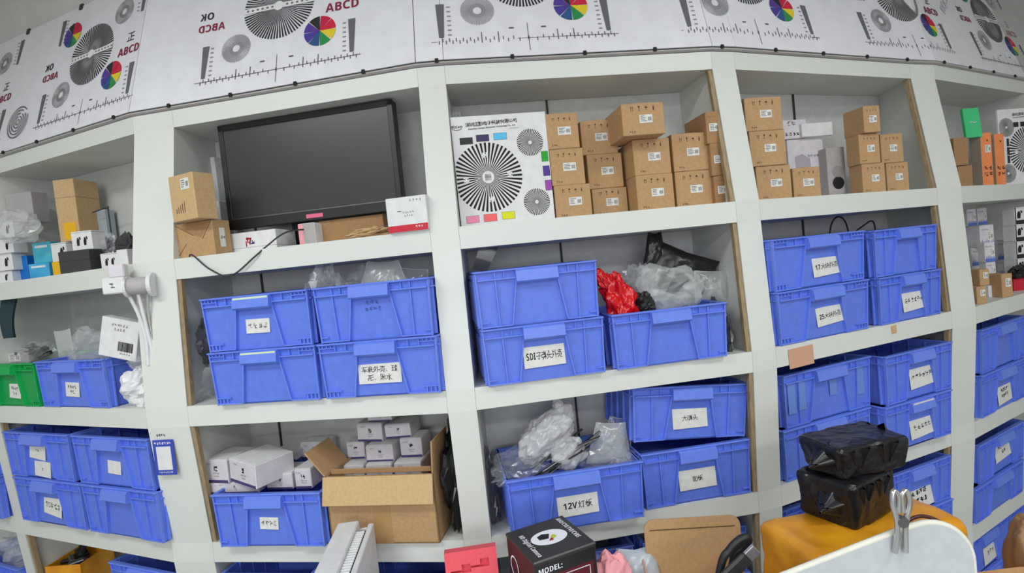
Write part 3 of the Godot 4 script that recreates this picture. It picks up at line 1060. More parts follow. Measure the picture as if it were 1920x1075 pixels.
func row_plainbox(o: Node3D, w: float, h: float, dep: float, opt: String):
	var m: Material = M.white
	match opt:
		"grey", "greysticker", "disc": m = M.grey
		"palegrey": m = M.palegrey
		"blue": m = M.bluebox
		"sky": m = M.sky
		"turq": m = M.turq
		"yellow": m = M.yellow
		"black": m = M.charcoal
		"yellowsticker", "slots": m = M.cardlight
		"envelope", "cardlabel": m = M.card
		"cardplain": m = M.carddark
		"orange", "orangesticker": m = M.orange
		"red": m = M.red
		"picture", "lettered", "icons": m = M.lilac
	part("box_body", box_mesh(w, h, dep), m, o)
	match opt:
		"black":
			part("lid_seam", seam(w, dep), M.black, o, Transform3D(Basis(), Vector3(0, h * 0.55, 0)))
		"yellowsticker":
			print_quad(w * 0.58, h * 0.27, "yellow_sticker", M.yellow, o, Vector3(w * 0.06, h * 0.17, 0.0006))
			part("lid_seam", seam(w, dep), M.brownink, o, Transform3D(Basis(), Vector3(0, h * 0.71, 0)))
		"barcode":
			var mb := Mb.new()
			var x := 0.0
			while x < 1.0:
				var t := rng.randf_range(0.02, 0.06)
				mb.face([Vector3(x, 0, 0), Vector3(x + t, 0, 0), Vector3(x + t, 1, 0), Vector3(x, 1, 0)], Vector3.BACK)
				x += t + rng.randf_range(0.012, 0.03)
			part("barcode", mb.done(), M.ink, o, Transform3D(Basis().scaled(Vector3(w * 0.40, h * 0.24, 1)), Vector3(w * 0.0, h * 0.2, 0.0006)))
			part("lettering", lettering(["~~~~~~", "~~~~"], 0.009, Transform3D(Basis(), Vector3(0, h * 0.78, 0.0006))), M.faintink, o)
			part("small_print", lettering(["~~~~~"], 0.007, Transform3D(Basis(), Vector3(w * 0.2, h * 0.14, 0.0006))), M.faintink, o)
		"greysticker":
			sticker(o, Vector3(w * 0.0, h * 0.55, 0), w * 0.42, h * 0.6)
		"envelope":
			var mb := Mb.new()
			for l in [[-0.5, 1.0, 0.0, 0.62], [0.5, 1.0, 0.22, 0.5], [-0.5, 0.0, -0.2, 0.42]]:
				var a := Vector3(l[0] * w, l[1] * h, 0.0006)
				var c := Vector3(l[2] * w, l[3] * h, 0.0006)
				var n := (c - a).cross(Vector3.BACK).normalized() * 0.0007
				mb.face([a - n, c - n, c + n, a + n], Vector3.BACK)
			part("flap_crease", mb.done(), M.brownink, o)
			var tr := Mb.new()
			tr.face([Vector3(-w * 0.48, h * 0.985, 0.0004), Vector3(w * 0.46, h * 0.985, 0.0004), Vector3(w * 0.2, h * 0.55, 0.0004), Vector3(-w * 0.02, h * 0.62, 0.0004)], Vector3.BACK)
			part("flap", tr.done(), M.carddark, o)
			var sl: Node = label_on(o, Transform3D(Basis(Vector3.UP, PI / 2), Vector3(w / 2, h * 0.5, -dep * 0.5)), dep * 0.3, h * 0.55, ["~~~"], 0.012)
			sl.name = "side_label"
		"slots":
			sticker(o, Vector3(w * 0.16, h * 0.78, 0), w * 0.34, h * 0.24)
			var mb := Mb.new()
			for k in 5:
				var x := -w * 0.3 + k * w * 0.085
				var hh := h * (0.1 + 0.035 * k)
				mb.face([Vector3(x, h * 0.17, 0), Vector3(x + 0.0022, h * 0.17, 0), Vector3(x + 0.0022, h * 0.17 + hh, 0), Vector3(x, h * 0.17 + hh, 0)], Vector3.BACK)
			part("slot_marks", mb.done(), M.brownink, o, Transform3D(Basis(), Vector3(0, 0, 0.0006)))
		"printed":
			part("red_print", lettering(["~"], h * 0.5, Transform3D(Basis(), Vector3(-w * 0.1, h * 0.5, 0.0006)), 0.12), M.red, o)
			part("blue_print", lettering(["~"], h * 0.4, Transform3D(Basis(), Vector3(-w * 0.04, h * 0.5, 0.0007)), 0.1), M.navy, o)
			part("lid_seam", seam(w, dep), M.faintink, o, Transform3D(Basis(), Vector3(0, h * 0.25, 0)))
		"pinkgrey":
			print_quad(w * 0.3, h * 0.96, "pink_panel", M.pinkpaper, o, Vector3(-w * 0.34, h * 0.5, 0.0006))
			print_quad(w * 0.66, h * 0.96, "grey_panel", M.grey, o, Vector3(w * 0.15, h * 0.5, 0.0006))
		"redstripe":
			print_quad(w * 0.99, h * 0.19, "red_stripe", M.red, o, Vector3(0, h * 0.105, 0.0006))
			part("white_marks", lettering(["~~~"], h * 0.075, Transform3D(Basis(), Vector3(w * 0.28, h * 0.12, 0.0010))), M.whiteink, o)
			part("handling_marks", marks(0), M.ink, o, Transform3D(Basis().scaled(Vector3.ONE * w * 0.085), Vector3(w * 0.24, h * 0.88, 0.0006)))
			part("lettering", lettering(["~~~~~", "~~~~"], h * 0.07, Transform3D(Basis(), Vector3(w * 0.04, h * 0.5, 0.0006)), 0.07), M.faintink, o)
			print_quad(w * 0.1, h * 0.025, "dash", M.greyink, o, Vector3(-w * 0.18, h * 0.6, 0.0006))
		"icons":
			part("handling_marks", marks(0), M.faintink, o, Transform3D(Basis().scaled(Vector3.ONE * w * 0.2), Vector3(0, h * 0.965, 0.0006)))
		"picture":
			var mb := Mb.new()
			mb.face([Vector3(-0.30, 0.62, 0), Vector3(-0.02, 0.6, 0), Vector3(0.12, 0.7, 0), Vector3(0.1, 0.84, 0), Vector3(-0.1, 0.92, 0), Vector3(-0.32, 0.88, 0)], Vector3.BACK)
			mb.face([Vector3(-0.12, 0.62, 0), Vector3(0.02, 0.5, 0), Vector3(0.06, 0.64, 0)], Vector3.BACK)
			part("picture", mb.done(), mat(c8(168, 158, 172), 0.6), o, Transform3D(Basis().scaled(Vector3(w, h, 1)), Vector3(0, -h * 0.16, 0.0006)))
			part("small_print", lettering(["~~~~"], 0.011, Transform3D(Basis(), Vector3(w * 0.2, h * 0.72, 0.0006))), M.faintink, o)
		"lettered":
			part("lettering", lettering(["~~~~~"], 0.014, Transform3D(Basis(), Vector3(-w * 0.05, h * 0.22, 0.0006))), M.ink, o)
			part("grey_marks", lettering(["~~"], 0.017, Transform3D(Basis(), Vector3(-w * 0.15, h * 0.8, 0.0006))), M.faintink, o)
		"disc":
			var mb := Mb.new()
			mb.disc(Vector3(w * 0.05, h * 0.3, 0.0006), 0.021)
			part("black_spot", mb.done(), M.black, o)
			mb = Mb.new()
			mb.disc(Vector3(w * 0.05, h * 0.52, 0.0006), 0.02)
			part("grey_smudge", mb.done(), mat(c8(150, 146, 148), 0.7), o)
		"orange", "orangesticker":
			part("dark_marks", lettering(["~~", "~~"], 0.017, Transform3D(Basis(), Vector3(w * 0.04, h * 0.28, 0.0006)), 0.13), M.brownink, o)
			part("arrow_mark", lettering(["~"], 0.008, Transform3D(Basis(), Vector3(w * 0.1, h * 0.85, 0.0006)), 0.3), M.brownink, o)
			if opt == "orangesticker":
				sticker(o, Vector3(w * 0.1, h * 0.7, 0), w * 0.5, h * 0.14)
			var mb := Mb.new()
			mb.box(Vector3(-w / 2 - 0.0003, h / 2, -dep / 2), Vector3(0.0006, h * 0.985, dep * 0.985))
			part("grey_side", mb.done(), grained_cached(), o)
		"cardlabel":
			sticker(o, Vector3(w * 0.08, h * 0.62, 0), w * 0.5, h * 0.36)
		"sky", "turq":
			print_quad(w * 0.7, h * 0.12, "pale_band", M.white, o, Vector3(0, h * 0.8, 0.0006))

func grained_cached() -> Material:
	if not M.has("tan_grey"):
		M.tan_grey = mat(c8(164, 152, 134), 0.8)
	return M.tan_grey

const BOX_NAMES = {"carton": "carton", "cambox": "camera_box", "plainbox": "box", "stripebox": "camera_box", "lightbox": "small_box"}

func fill_rows():
	for r in ROWS:
		var o := thing(BOX_NAMES[r[0]], r[11], r[12], spot(r[1], r[2], r[3], r[4], r[5], r[9], r[10]), r[13])
		match r[0]:
			"carton": row_carton(o, r[6], r[7], r[8], r[14])
			"cambox": row_cambox(o, r[6], r[7], r[8], r[14])
			"plainbox": row_plainbox(o, r[6], r[7], r[8], r[14])
			"stripebox": row_stripebox(o, r[6], r[7], r[8], r[14])
			"lightbox": row_lightbox(o, r[6], r[7], r[8], r[14])
# ------------------------------------------------------------------ soft things
# a crumpled bag: a loose closed skin with flat crinkled facets, wider below, gathered above
func crumple(r: Vector3, seed_: int, amp := 0.18, freq := 3.0, nu := 26, nv := 17) -> ArrayMesh:
	var n := FastNoiseLite.new()
	n.seed = seed_
	n.frequency = freq * 0.55
	n.noise_type = FastNoiseLite.TYPE_SIMPLEX
	n.fractal_octaves = 2
	var m := FastNoiseLite.new()
	m.seed = seed_ + 7
	m.frequency = freq * 1.6
	m.fractal_type = FastNoiseLite.FRACTAL_RIDGED
	m.fractal_octaves = 2
	var p := []
	for v in nv:
		var th := PI * v / (nv - 1)
		for u in nu:
			var ph := TAU * (u + 0.5 * (v % 2)) / nu
			var d := Vector3(sin(th) * cos(ph), cos(th), sin(th) * sin(ph))
			var k := 1.0 + amp * (1.1 * n.get_noise_3dv(d) + 0.42 * m.get_noise_3dv(d))
			p.append(d * k * r)
	var mb := Mb.new()
	for v in nv - 1:
		for u in nu:
			var i := v * nu + u
			var j := v * nu + (u + 1) % nu
			for t in [[i, j, j + nu], [i, j + nu, i + nu]]:
				var c: Vector3 = (p[t[0]] + p[t[1]] + p[t[2]]) / 3
				mb.tri_out(p[t[0]], p[t[1]], p[t[2]], c)
	return mb.done()

# the same idea with a soft skin
func soft(r: Vector3, seed_: int, amp: float, freq: float, bump := 0.0, bump_freq := 9.0, nu := 56, nv := 36) -> ArrayMesh:
	var n := FastNoiseLite.new()
	n.seed = seed_
	n.frequency = freq * 0.5
	n.fractal_octaves = 2
	var m := FastNoiseLite.new()
	m.seed = seed_ + 3
	m.frequency = bump_freq
	m.noise_type = FastNoiseLite.TYPE_CELLULAR
	m.cellular_return_type = FastNoiseLite.RETURN_DISTANCE
	m.fractal_type = FastNoiseLite.FRACTAL_NONE
	var k3 := FastNoiseLite.new()
	k3.seed = seed_ + 5
	k3.frequency = freq * 1.1
	k3.fractal_type = FastNoiseLite.FRACTAL_RIDGED
	k3.fractal_octaves = 2
	var p := []
	for v in nv:
		var th := PI * v / (nv - 1)
		for u in nu:
			var ph := TAU * u / nu
			var d := Vector3(sin(th) * cos(ph), cos(th), sin(th) * sin(ph))
			var k := 1.0 + amp * (n.get_noise_3dv(d) + 0.35 * k3.get_noise_3dv(d)) - bump * m.get_noise_3dv(d * Vector3(r.x, r.y, r.z) / r.x)
			p.append(d * k * r)
	var mb := Mb.new()
	mb.smooth_grid(p, nu, nv, true, func(q, _u, _v): return q)
	return mb.done()

# a thin plastic pouch: two sheets sealed along the edges, corners drawn in
func pouch(w: float, h: float, bulge: float, seed_: int, top_in := 0.0) -> ArrayMesh:
	var n := FastNoiseLite.new()
	n.seed = seed_
	n.frequency = 2.4
	n.fractal_type = FastNoiseLite.FRACTAL_RIDGED
	n.fractal_octaves = 3
	var mb := Mb.new()
	for side in [1.0, -1.0]:
		var p := []
		for j in 15:
			for i in 15:
				var x := i / 7.0 - 1.0
				var y := j / 7.0 - 1.0
				var e := (1.0 - x * x) * (1.0 - y * y)
				var z: float = side * bulge * (pow(e, 0.6) + 0.35 * e * n.get_noise_3d(x, y, side))
				var k := 1.0 - top_in * (y + 1.0) / 2.0
				p.append(Vector3(x * w / 2 * (1.0 - 0.06 * (1.0 - absf(y))) * k, (y + 1.0) * h / 2 * (1.0 - 0.05 * (1.0 - absf(x))), z + 0.15 * bulge * n.get_noise_2d(x * 2, y * 2)))
		mb.smooth_grid(p, 15, 15, false, func(_q, _u, _v): return Vector3(0, 0, side))
	return mb.done()

func seal(w: float, h: float, top_in := 0.0) -> ArrayMesh:
	var mb := Mb.new()
	var t := w * (1.0 - top_in) / 2 * 0.96
	mb.tube([Vector3(-w / 2 * 0.97, 0.002, 0), Vector3(-t, h * 0.97, 0), Vector3(0, h * 0.955, 0.0), Vector3(t, h * 0.97, 0), Vector3(w / 2 * 0.97, 0.002, 0)], 0.0016, 6)
	return mb.done()

func bag_thing(label: String, at: Transform3D, r: Vector3, seed_: int, m: Material, amp := 0.2, freq := 3.0, called := "plastic_bag", cat := "bag") -> Node3D:
	var o := thing(called, label, cat, at)
	part("bag_body", crumple(r, seed_, amp, freq), m, o, Transform3D(Basis(), Vector3(0, r.y * 0.93, 0)))
	return o

func pouch_thing(label: String, at: Transform3D, w: float, h: float, bulge: float, seed_: int, m: Material, top_in := 0.1) -> Node3D:
	var o := thing("plastic_pouch", label, "bag", at)
	part("pouch_body", pouch(w, h, bulge, seed_, top_in), m, o)
	part("sealed_edge", seal(w, h, top_in), M.milky, o)
	return o

func curve(pts: Array, per := 8) -> Array:
	var c := Curve3D.new()
	for i in pts.size():
		var d: Vector3 = (pts[mini(i + 1, pts.size() - 1)] - pts[maxi(i - 1, 0)]) * 0.18
		c.add_point(pts[i], -d, d)
	var out := []
	for i in pts.size() - 1:
		for k in per:
			out.append(c.sample(i, k / float(per)))
	out.append(pts[-1])
	return out

func cable(label: String, pts: Array, r: float, m: Material, called := "cable") -> Node3D:
	var at: Vector3 = pts[0]
	var local := []
	for p in pts:
		local.append(p - at)
	var mb := Mb.new()
	mb.tube(curve(local), r, 8)
	var o := part(numbered(called), mb.done(), m, self, Transform3D(Basis(), at))
	tag(o, label, "cable")
	return o

func in_cell(b: int, row: int, u: float, v: float, z: float) -> Vector3:
	return spot(b, row, u, v, z).origin

# ------------------------------------------------------------------ the crates
func crates():
	var S := 0.315
	var SH := 0.1445
	var L := 0.37
	var LH := 0.152
	var Z := 0.012
	var G := "blue storage crates on the shelving"
	var o: Node3D
	# left opening, second shelf
	make_crate(1, 2, 0.112, 0, 0.016, 0.325, 0.142, "ladder", "green storage crate with a small white label at the left edge", "", true)
	o = get_child(get_child_count() - 1)
	crate_label(o, 0.325, 0.142, 0.06, 0.36, 0.2, 0.34, ["~~~~", "~~"], 0.24, -4)
	o = make_crate(1, 2, 0.455, 0, 0.016, 0.345, 0.146, "ladder", "blue storage crate right of the green crate, under the tilted barcode box", G)
	crate_label(o, 0.345, 0.146, -0.02, 0.38, 0.2, 0.3, ["~~~~", "~~"], 0.26, -2)
	# left opening, third shelf
	o = make_crate(1, 3, 0.232, 0, Z, L, LH, "rib", "lower left blue crate with a handwritten white label, third shelf of the left opening", G)
	crate_label(o, L, LH, 0.02, 0.42, 0.26, 0.42, ["~~~~~"], 0.3, -8)
	o = make_crate(1, 3, 0.205, LH + 0.0005, Z, L, LH, "rib", "upper left blue crate with two torn pale labels, third shelf of the left opening", G)
	crate_label(o, L, LH, -0.02, 0.6, 0.24, 0.36, ["~~"], 0.2, -6, M.faintink)
	crate_label(o, L, LH, 0.01, 0.2, 0.24, 0.34, ["~"], 0.3, -4, M.faintink)
	o = make_crate(1, 3, 0.6, 0, Z, 0.355, LH, "rib", "lower right blue crate without any label, third shelf of the left opening", G)
	o = make_crate(1, 3, 0.588, LH + 0.0005, Z, 0.362, LH, "rib", "upper right blue crate with a blank cream label beside the first white upright", G)
	crate_label(o, 0.362, LH, 0.0, 0.38, 0.17, 0.26, [], 0.2, -3)
	# left opening, bottom shelf and the sliver beyond
	make_crate(1, 4, 0.62, 0, Z, 0.31, SH, "rib", "lower blue crate in the bottom left opening, beside the first upright", G)
	make_crate(1, 4, 0.62, SH + 0.0005, Z, 0.31, SH, "rib", "upper blue crate in the bottom left opening, cut by the frame", G)
	make_crate(0, 4, 0.575, 0, Z, L, 0.19, "rib", "blue crate holding a clear bag, in the bottom left corner of the photograph", G)
	make_crate(0, 3, 0.575, 0, Z, L, LH, "rib", "lower blue crate at the left edge, behind the narrow far left upright", G)
	make_crate(0, 3, 0.575, LH + 0.0005, Z, L, LH, "rib", "upper blue crate at the left edge, behind the narrow far left upright", G)
	# second opening
	o = make_crate(2, 2, 0.262, 0, 0.03, S, SH, "ladder", "lower left blue crate with a pale strip on its handle, below the black monitor", G)
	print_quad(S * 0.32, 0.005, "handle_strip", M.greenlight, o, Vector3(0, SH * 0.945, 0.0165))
	o = make_crate(2, 2, 0.259, SH + 0.0005, 0.03, S, SH, "ladder", "upper left blue crate with a small label and pale handle strip, below the black monitor", G)
	crate_label(o, S, SH, 0.0, 0.42, 0.22, 0.26, ["~~~~"], 0.42, -1, M.faintink)
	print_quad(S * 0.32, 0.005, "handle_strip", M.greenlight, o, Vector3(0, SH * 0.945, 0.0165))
	o = make_crate(2, 2, 0.586, 0, 0.03, 0.322, SH, "ladder", "lower right blue crate with a two line black printed label, second opening", G)
	crate_label(o, 0.322, SH, -0.005, 0.41, 0.36, 0.36, ["车载外壳、球", "形、防水"], 0.3, 0.0)
	o = make_crate(2, 2, 0.586, SH + 0.0005, 0.03, S, SH, "rib", "upper right blue crate with grimy front under the clear bags, second opening", G)
	part("grime_marks", lettering(["~~~", "~~~~"], 0.012, Transform3D(Basis(), Vector3(0.0, SH * 0.6, -0.0025)), 0.09), mat(c8(70, 84, 170), 0.6), o)
	o = make_crate(2, 3, 0.206, 0, Z, 0.33, LH, "rib", "blue crate filled with small white boxes, beside the large open carton", G)
	crate_label(o, 0.33, LH, -0.005, 0.43, 0.17, 0.22, ["~~~~"], 0.5, -2, M.faintink)
	for s in [["left", 0.155], ["right", 0.575]]:
		make_crate(2, 4, s[1], 0, Z, 0.29 if s[0] == "left" else 0.32, SH, "rib", "lower %s blue crate on the bottom shelf of the second opening" % s[0], G)
		make_crate(2, 4, s[1], SH + 0.0005, Z, 0.29 if s[0] == "left" else 0.32, SH, "rib", "upper %s blue crate on the bottom shelf of the second opening" % s[0], G)
	# middle opening
	o = make_crate(3, 2, 0.185, 0, 0.03, S, SH, "rib", "lower left blue crate of the middle opening with a large label reading SDI", G)
	crate_label(o, S, SH, -0.01, 0.44, 0.34, 0.4, ["SDI子弹头外壳"], 0.36, 1)
	make_crate(3, 2, 0.181, SH + 0.0005, 0.03, S, SH, "rib", "upper left blue crate of the middle opening, without label", G)
	make_crate(3, 2, 0.52, 0, 0.03, S, SH, "rib", "blue crate heaped with red and clear bags in the middle opening", G)
	o = make_crate(3, 3, 0.235, 0, Z, 0.366, 0.153, "rib", "blue crate with a label reading 12V, full of clear bags and metal strips", G)
	crate_label(o, 0.366, 0.153, 0.0, 0.4, 0.3, 0.36, ["12V灯板"], 0.34, 1)
	o = make_crate(3, 3, 0.584, 0, -0.02, 0.318, 0.156, "rib", "blue crate under the tilted crate, with a two character label", G)
	crate_label(o, 0.318, 0.156, 0.0, 0.42, 0.34, 0.37, ["面板"], 0.26, 1)
	o = make_crate(3, 3, 0.572, 0.176, -0.02, 0.335, 0.150, "rib", "tilted blue crate with a three character label resting on the crate below", G, false, 0.0, -5.0)
	crate_label(o, 0.335, 0.150, 0.0, 0.4, 0.3, 0.38, ["大弹头"], 0.26, 3)
	for s in [["left", 0.235], ["right", 0.575]]:
		make_crate(3, 4, s[1], 0, -0.03, S, 0.138, "rib", "lower %s blue crate on the bottom shelf behind the open mailing box" % s[0], G)
		make_crate(3, 4, s[1], 0.1385, -0.03, S, 0.138, "rib", "upper %s blue crate on the bottom shelf behind the open mailing box" % s[0], G)
	# fourth opening
	o = make_crate(4, 2, 0.193, 0, 0.016, L, 0.149, "ladder", "lower left blue crate with label starting 25, fourth opening", G)
	crate_label(o, L, 0.149, 0.06, 0.42, 0.3, 0.36, ["25方块外壳"], 0.3, 4)
	o = make_crate(4, 2, 0.190, 0.1495, 0.016, L, 0.145, "ladder", "upper left blue crate with label starting 17, fourth opening", G)
	crate_label(o, L, 0.145, 0.07, 0.38, 0.3, 0.38, ["17方块外壳"], 0.3, 3)
	o = make_crate(4, 2, 0.572, 0, 0.016, 0.3, 0.146, "rib", "lower right blue crate with a blurred white label, fourth opening, second shelf", G)
	crate_label(o, 0.3, 0.146, 0.06, 0.42, 0.36, 0.44, ["~~~~~~"], 0.26, 3)
	make_crate(4, 2, 0.566, 0.1465, 0.016, 0.3, 0.144, "rib", "upper right blue crate without label under the loops of black cable", G)
	o = make_crate(4, 3, 0.216, 0, -0.02, L, LH, "rib", "lower left blue crate behind the black wrapped bundles", G)
	o = make_crate(4, 3, 0.232, LH + 0.0005, -0.02, L, 0.157, "rib", "upper left blue crate with pale streaked tape, above the black wrapped bundles", G)
	for k in 4:
		print_quad(0.03, 0.09, "streaked_tape", mat(c8(104, 138, 214), 0.35), o, Vector3([-0.15, -0.11, 0.02, 0.14][k], [0.085, 0.09, 0.11, 0.09][k], -0.001))
	o = make_crate(4, 3, 0.585, 0, Z, 0.33, 0.15, "rib", "lower right blue crate with pale handle top and label, fourth opening, third shelf", G)
	crate_label(o, 0.33, 0.15, 0.05, 0.38, 0.36, 0.44, ["~~~~~"], 0.26, 3)
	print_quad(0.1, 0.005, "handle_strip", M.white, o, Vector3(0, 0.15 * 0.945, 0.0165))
	o = make_crate(4, 3, 0.602, 0.1505, Z, 0.33, 0.155, "rib", "upper right blue crate with tall white label, fourth opening, third shelf", G)
	crate_label(o, 0.33, 0.155, 0.04, 0.44, 0.36, 0.46, ["~~~~~~"], 0.24, 3)
	make_crate(4, 4, 0.598, 0, Z, 0.33, 0.15, "rib", "lower right blue crate behind the orange parcel, bottom shelf", G)
	o = make_crate(4, 4, 0.603, 0.1505, Z, 0.33, 0.148, "rib", "upper right blue crate with a two line label behind the orange parcel", G)
	crate_label(o, 0.33, 0.148, 0.0, 0.3, 0.46, 0.56, ["~~~~", "~~~~"], 0.24, 3, null, 0.16)
	make_crate(4, 4, 0.2, 0, -0.05, L, LH, "rib", "dark lying blue crate left behind the orange parcel", G)
	make_crate(4, 4, 0.2, LH + 0.0005, -0.05, L, 0.12, "rib", "topmost shadowed blue crate left behind the orange parcel", G)
	# last opening
	o = make_crate(5, 3, 0.252, 0, -0.01, 0.385, 0.152, "rib", "lower blue crate with a bold two line label, far right opening, third shelf", G)
	crate_label(o, 0.385, 0.152, 0.02, 0.36, 0.3, 0.5, ["~~~~", "~~~~"], 0.2, 3, null, 0.16)
	make_crate(5, 3, 0.272, 0.1525, -0.01, 0.385, 0.158, "rib", "upper blue crate without label, far right opening, third shelf", G)
	make_crate(5, 4, 0.235, 0, -0.01, 0.42, 0.13, "rib", "lower blue crate without label, far right opening, fourth shelf", G)
	o = make_crate(5, 4, 0.272, 0.1305, -0.01, 0.4, 0.146, "rib", "upper blue crate with a two line label, far right opening, fourth shelf", G)
	crate_label(o, 0.4, 0.146, 0.04, 0.56, 0.36, 0.54, ["~~~~~~", "~~"], 0.2, 3, null, 0.16)
	for s in [["left", 0.2], ["right", 0.6]]:
		make_crate(5, 5, s[1], 0, -0.03, 0.385, LH, "rib", "lower %s blue crate in the bottom right opening" % s[0], G)
		o = make_crate(5, 5, s[1], LH + 0.0005, -0.03, 0.385, LH, "rib", "upper %s blue crate in the bottom right opening" % s[0], G)
		crate_label(o, 0.385, LH, 0.1, 0.35, 0.3, 0.5, ["~~~"], 0.24, 2)

# ------------------------------------------------------------------ loose things on the shelves
func chart_board(at: Transform3D, label: String, w: float, far_one: bool) -> Node3D:
	var h := 0.292
	var o := thing("test_chart_board", label, "chart", at)
	var mb := Mb.new()
	mb.cbox(Vector3(w / 2, h / 2, -0.004), Vector3(w, h, 0.008), 0.001)
	part("board", mb.done(), M.white, o)
	var q := func(m: Mb, x0, y0, x1, y1):
		m.face([Vector3(x0, y0, 0), Vector3(x1, y0, 0), Vector3(x1, y1, 0), Vector3(x0, y1, 0)], Vector3.BACK)
	var wheel := func(called: String, cx: float, cy: float, r0: float, r1: float, n: int, clip: float):
		var m := Mb.new()
		for k in n:
			var a := TAU * k / n
			var d := TAU / n / 4
			var rr := r1
			if sin(a) < -0.01:
				rr = minf(r1, (cx - clip) / -sin(a - d * signf(cos(a))))
			if rr <= r0:
				continue
			var pts := PackedVector2Array([Vector2(sin(a - d), cos(a - d)) * rr, Vector2(sin(a + d), cos(a + d)) * rr, Vector2(sin(a + d), cos(a + d)) * r0, Vector2(sin(a - d), cos(a - d)) * r0])
			var ok := true
			var f := []
			for p in pts:
				if p.x + cx < clip - 0.006:
					ok = false
				f.append(Vector3(p.x + cx, p.y + cy, 0))
			if ok:
				m.face(f, Vector3.BACK)
		part(called, m.done(), M.ink, o, Transform3D(Basis(), Vector3(0, 0, 0.0005)))
	# positions measured from the lower left corner of the board
	var s := w / 0.256
	if far_one:
		wheel.call("large_spoke_wheel", 0.135, 0.13, 0.014, 0.092, 48, 0.002)
		wheel.call("small_spoke_wheel", 0.036, 0.222, 0.005, 0.036, 48, 0.002)
		wheel.call("small_spoke_wheel", 0.034, 0.045, 0.005, 0.036, 48, 0.002)
	else:
		wheel.call("large_spoke_wheel", 0.085, 0.128, 0.014, 0.092, 48, 0.001)
		wheel.call("small_spoke_wheel", 0.207, 0.212, 0.005, 0.036, 44, 0.0)
		wheel.call("small_spoke_wheel", 0.210, 0.052, 0.005, 0.036, 44, 0.0)
		wheel.call("cut_spoke_wheel", -0.028, 0.198, 0.012, 0.036, 44, 0.001)
		wheel.call("cut_spoke_wheel", -0.024, 0.046, 0.012, 0.036, 44, 0.001)
	var c := Vector2(0.135, 0.13) if far_one else Vector2(0.085, 0.128)
	var m := Mb.new()
	m.colour = lin(236, 236, 236)
	m.disc(Vector3(c.x, c.y, 0), 0.016)
	m.colour = lin(118, 118, 120)
	q.call(m, c.x - 0.009, c.y - 0.009, c.x + 0.009, c.y + 0.009)
	m.colour = lin(240, 240, 240)
	for v in [[0, 0.012, 0.014, 0.0025], [0, -0.012, 0.014, 0.0025], [0.014, 0, 0.0025, 0.014], [-0.014, 0, 0.0025, 0.014]]:
		q.call(m, c.x + v[0] - v[2] / 2, c.y + v[1] - v[3] / 2, c.x + v[0] + v[2] / 2, c.y + v[1] + v[3] / 2)
	part("wheel_hub", m.done(), M.print, o, Transform3D(Basis(), Vector3(0, 0, 0.0008)))
	for k in 4:
		m = Mb.new()
		m.colour = lin(236, 236, 236)
		var b := Transform3D(Basis(Vector3.BACK, TAU * k / 4 + 0.05), Vector3(c.x, c.y, 0.0003))
		m.face([b * Vector3(-0.008, 0.057, 0), b * Vector3(0.008, 0.057, 0), b * Vector3(0.008, 0.061, 0), b * Vector3(-0.008, 0.061, 0)], Vector3.BACK)
		m.face([b * Vector3(-0.006, 0.052, 0), b * Vector3(-0.003, 0.052, 0), b * Vector3(-0.003, 0.066, 0), b * Vector3(-0.006, 0.066, 0)], Vector3.BACK)
		m.face([b * Vector3(0.003, 0.052, 0), b * Vector3(0.006, 0.052, 0), b * Vector3(0.006, 0.066, 0), b * Vector3(0.003, 0.066, 0)], Vector3.BACK)
		part("focus_mark", m.done(), M.print, o, Transform3D(Basis(), Vector3(0, 0, 0.0008)))
	# colour patches
	var pats := [[0.020, 0.219, 0.033, 0.0165, 38, 36, 40], [0.064, 0.224, 0.033, 0.0165, 54, 46, 92], [0.111, 0.2255, 0.034, 0.0165, 84, 186, 232], [0.235, 0.159, 0.017, 0.026, 20, 158, 30],
		[0.236, 0.120, 0.017, 0.026, 76, 40, 142], [0.238, 0.081, 0.017, 0.026, 150, 66, 168], [0.016, 0.011, 0.033, 0.0175, 240, 140, 176], [0.063, 0.011, 0.034, 0.0185, 238, 100, 100], [0.112, 0.013, 0.034, 0.0185, 214, 214, 20]]
	if far_one:
		pats = [[0.07, 0.222, 0.022, 0.017, 30, 34, 34], [0.102, 0.222, 0.022, 0.017, 34, 34, 40], [0.135, 0.222, 0.022, 0.017, 90, 150, 180], [0.034, 0.15, 0.01, 0.028, 44, 40, 60], [0.034, 0.117, 0.01, 0.028, 52, 40, 60], [0.034, 0.085, 0.01, 0.028, 40, 40, 40]]
	for p in pats:
		m = Mb.new()
		m.colour = lin(p[4] / 2, p[5] / 2, p[6] / 2)
		q.call(m, p[0] - 0.0008, p[1] - 0.0008, p[0] + p[2] + 0.0008, p[1] + p[3] + 0.0008)
		part("patch_outline", m.done(), M.print, o, Transform3D(Basis(), Vector3(0, 0, 0.0004)))
	for p in pats:
		m = Mb.new()
		m.colour = lin(p[4], p[5], p[6])
		q.call(m, p[0], p[1], p[0] + p[2], p[1] + p[3])
		part("colour_patch", m.done(), M.print, o, Transform3D(Basis(), Vector3(0, 0, 0.0007)))
	var x0 := 0.108 if not far_one else 0.13
	part("lettering", lettering(["深圳汉勤电子科技有限公司"], 0.0112, Transform3D(Basis(Vector3.BACK, 0.03), Vector3(x0, 0.2715, 0.0006)), 0.12, 1.3, 0.162 if not far_one else 0.13), M.ink, o)
	part("small_lettering", lettering(["Shenzhen Hanqin Electronic Technology Co., Ltd"], 0.0046, Transform3D(Basis(Vector3.BACK, 0.03), Vector3(x0, 0.2590, 0.0006)), 0.1, 1.3, 0.158 if not far_one else 0.12), M.ink, o)
	part("fine_print", lettering(["~~~~~~"], 0.004, Transform3D(Basis(Vector3.BACK, 0.03), Vector3(x0 + 0.06, 0.253, 0.0006))), M.faintink, o)
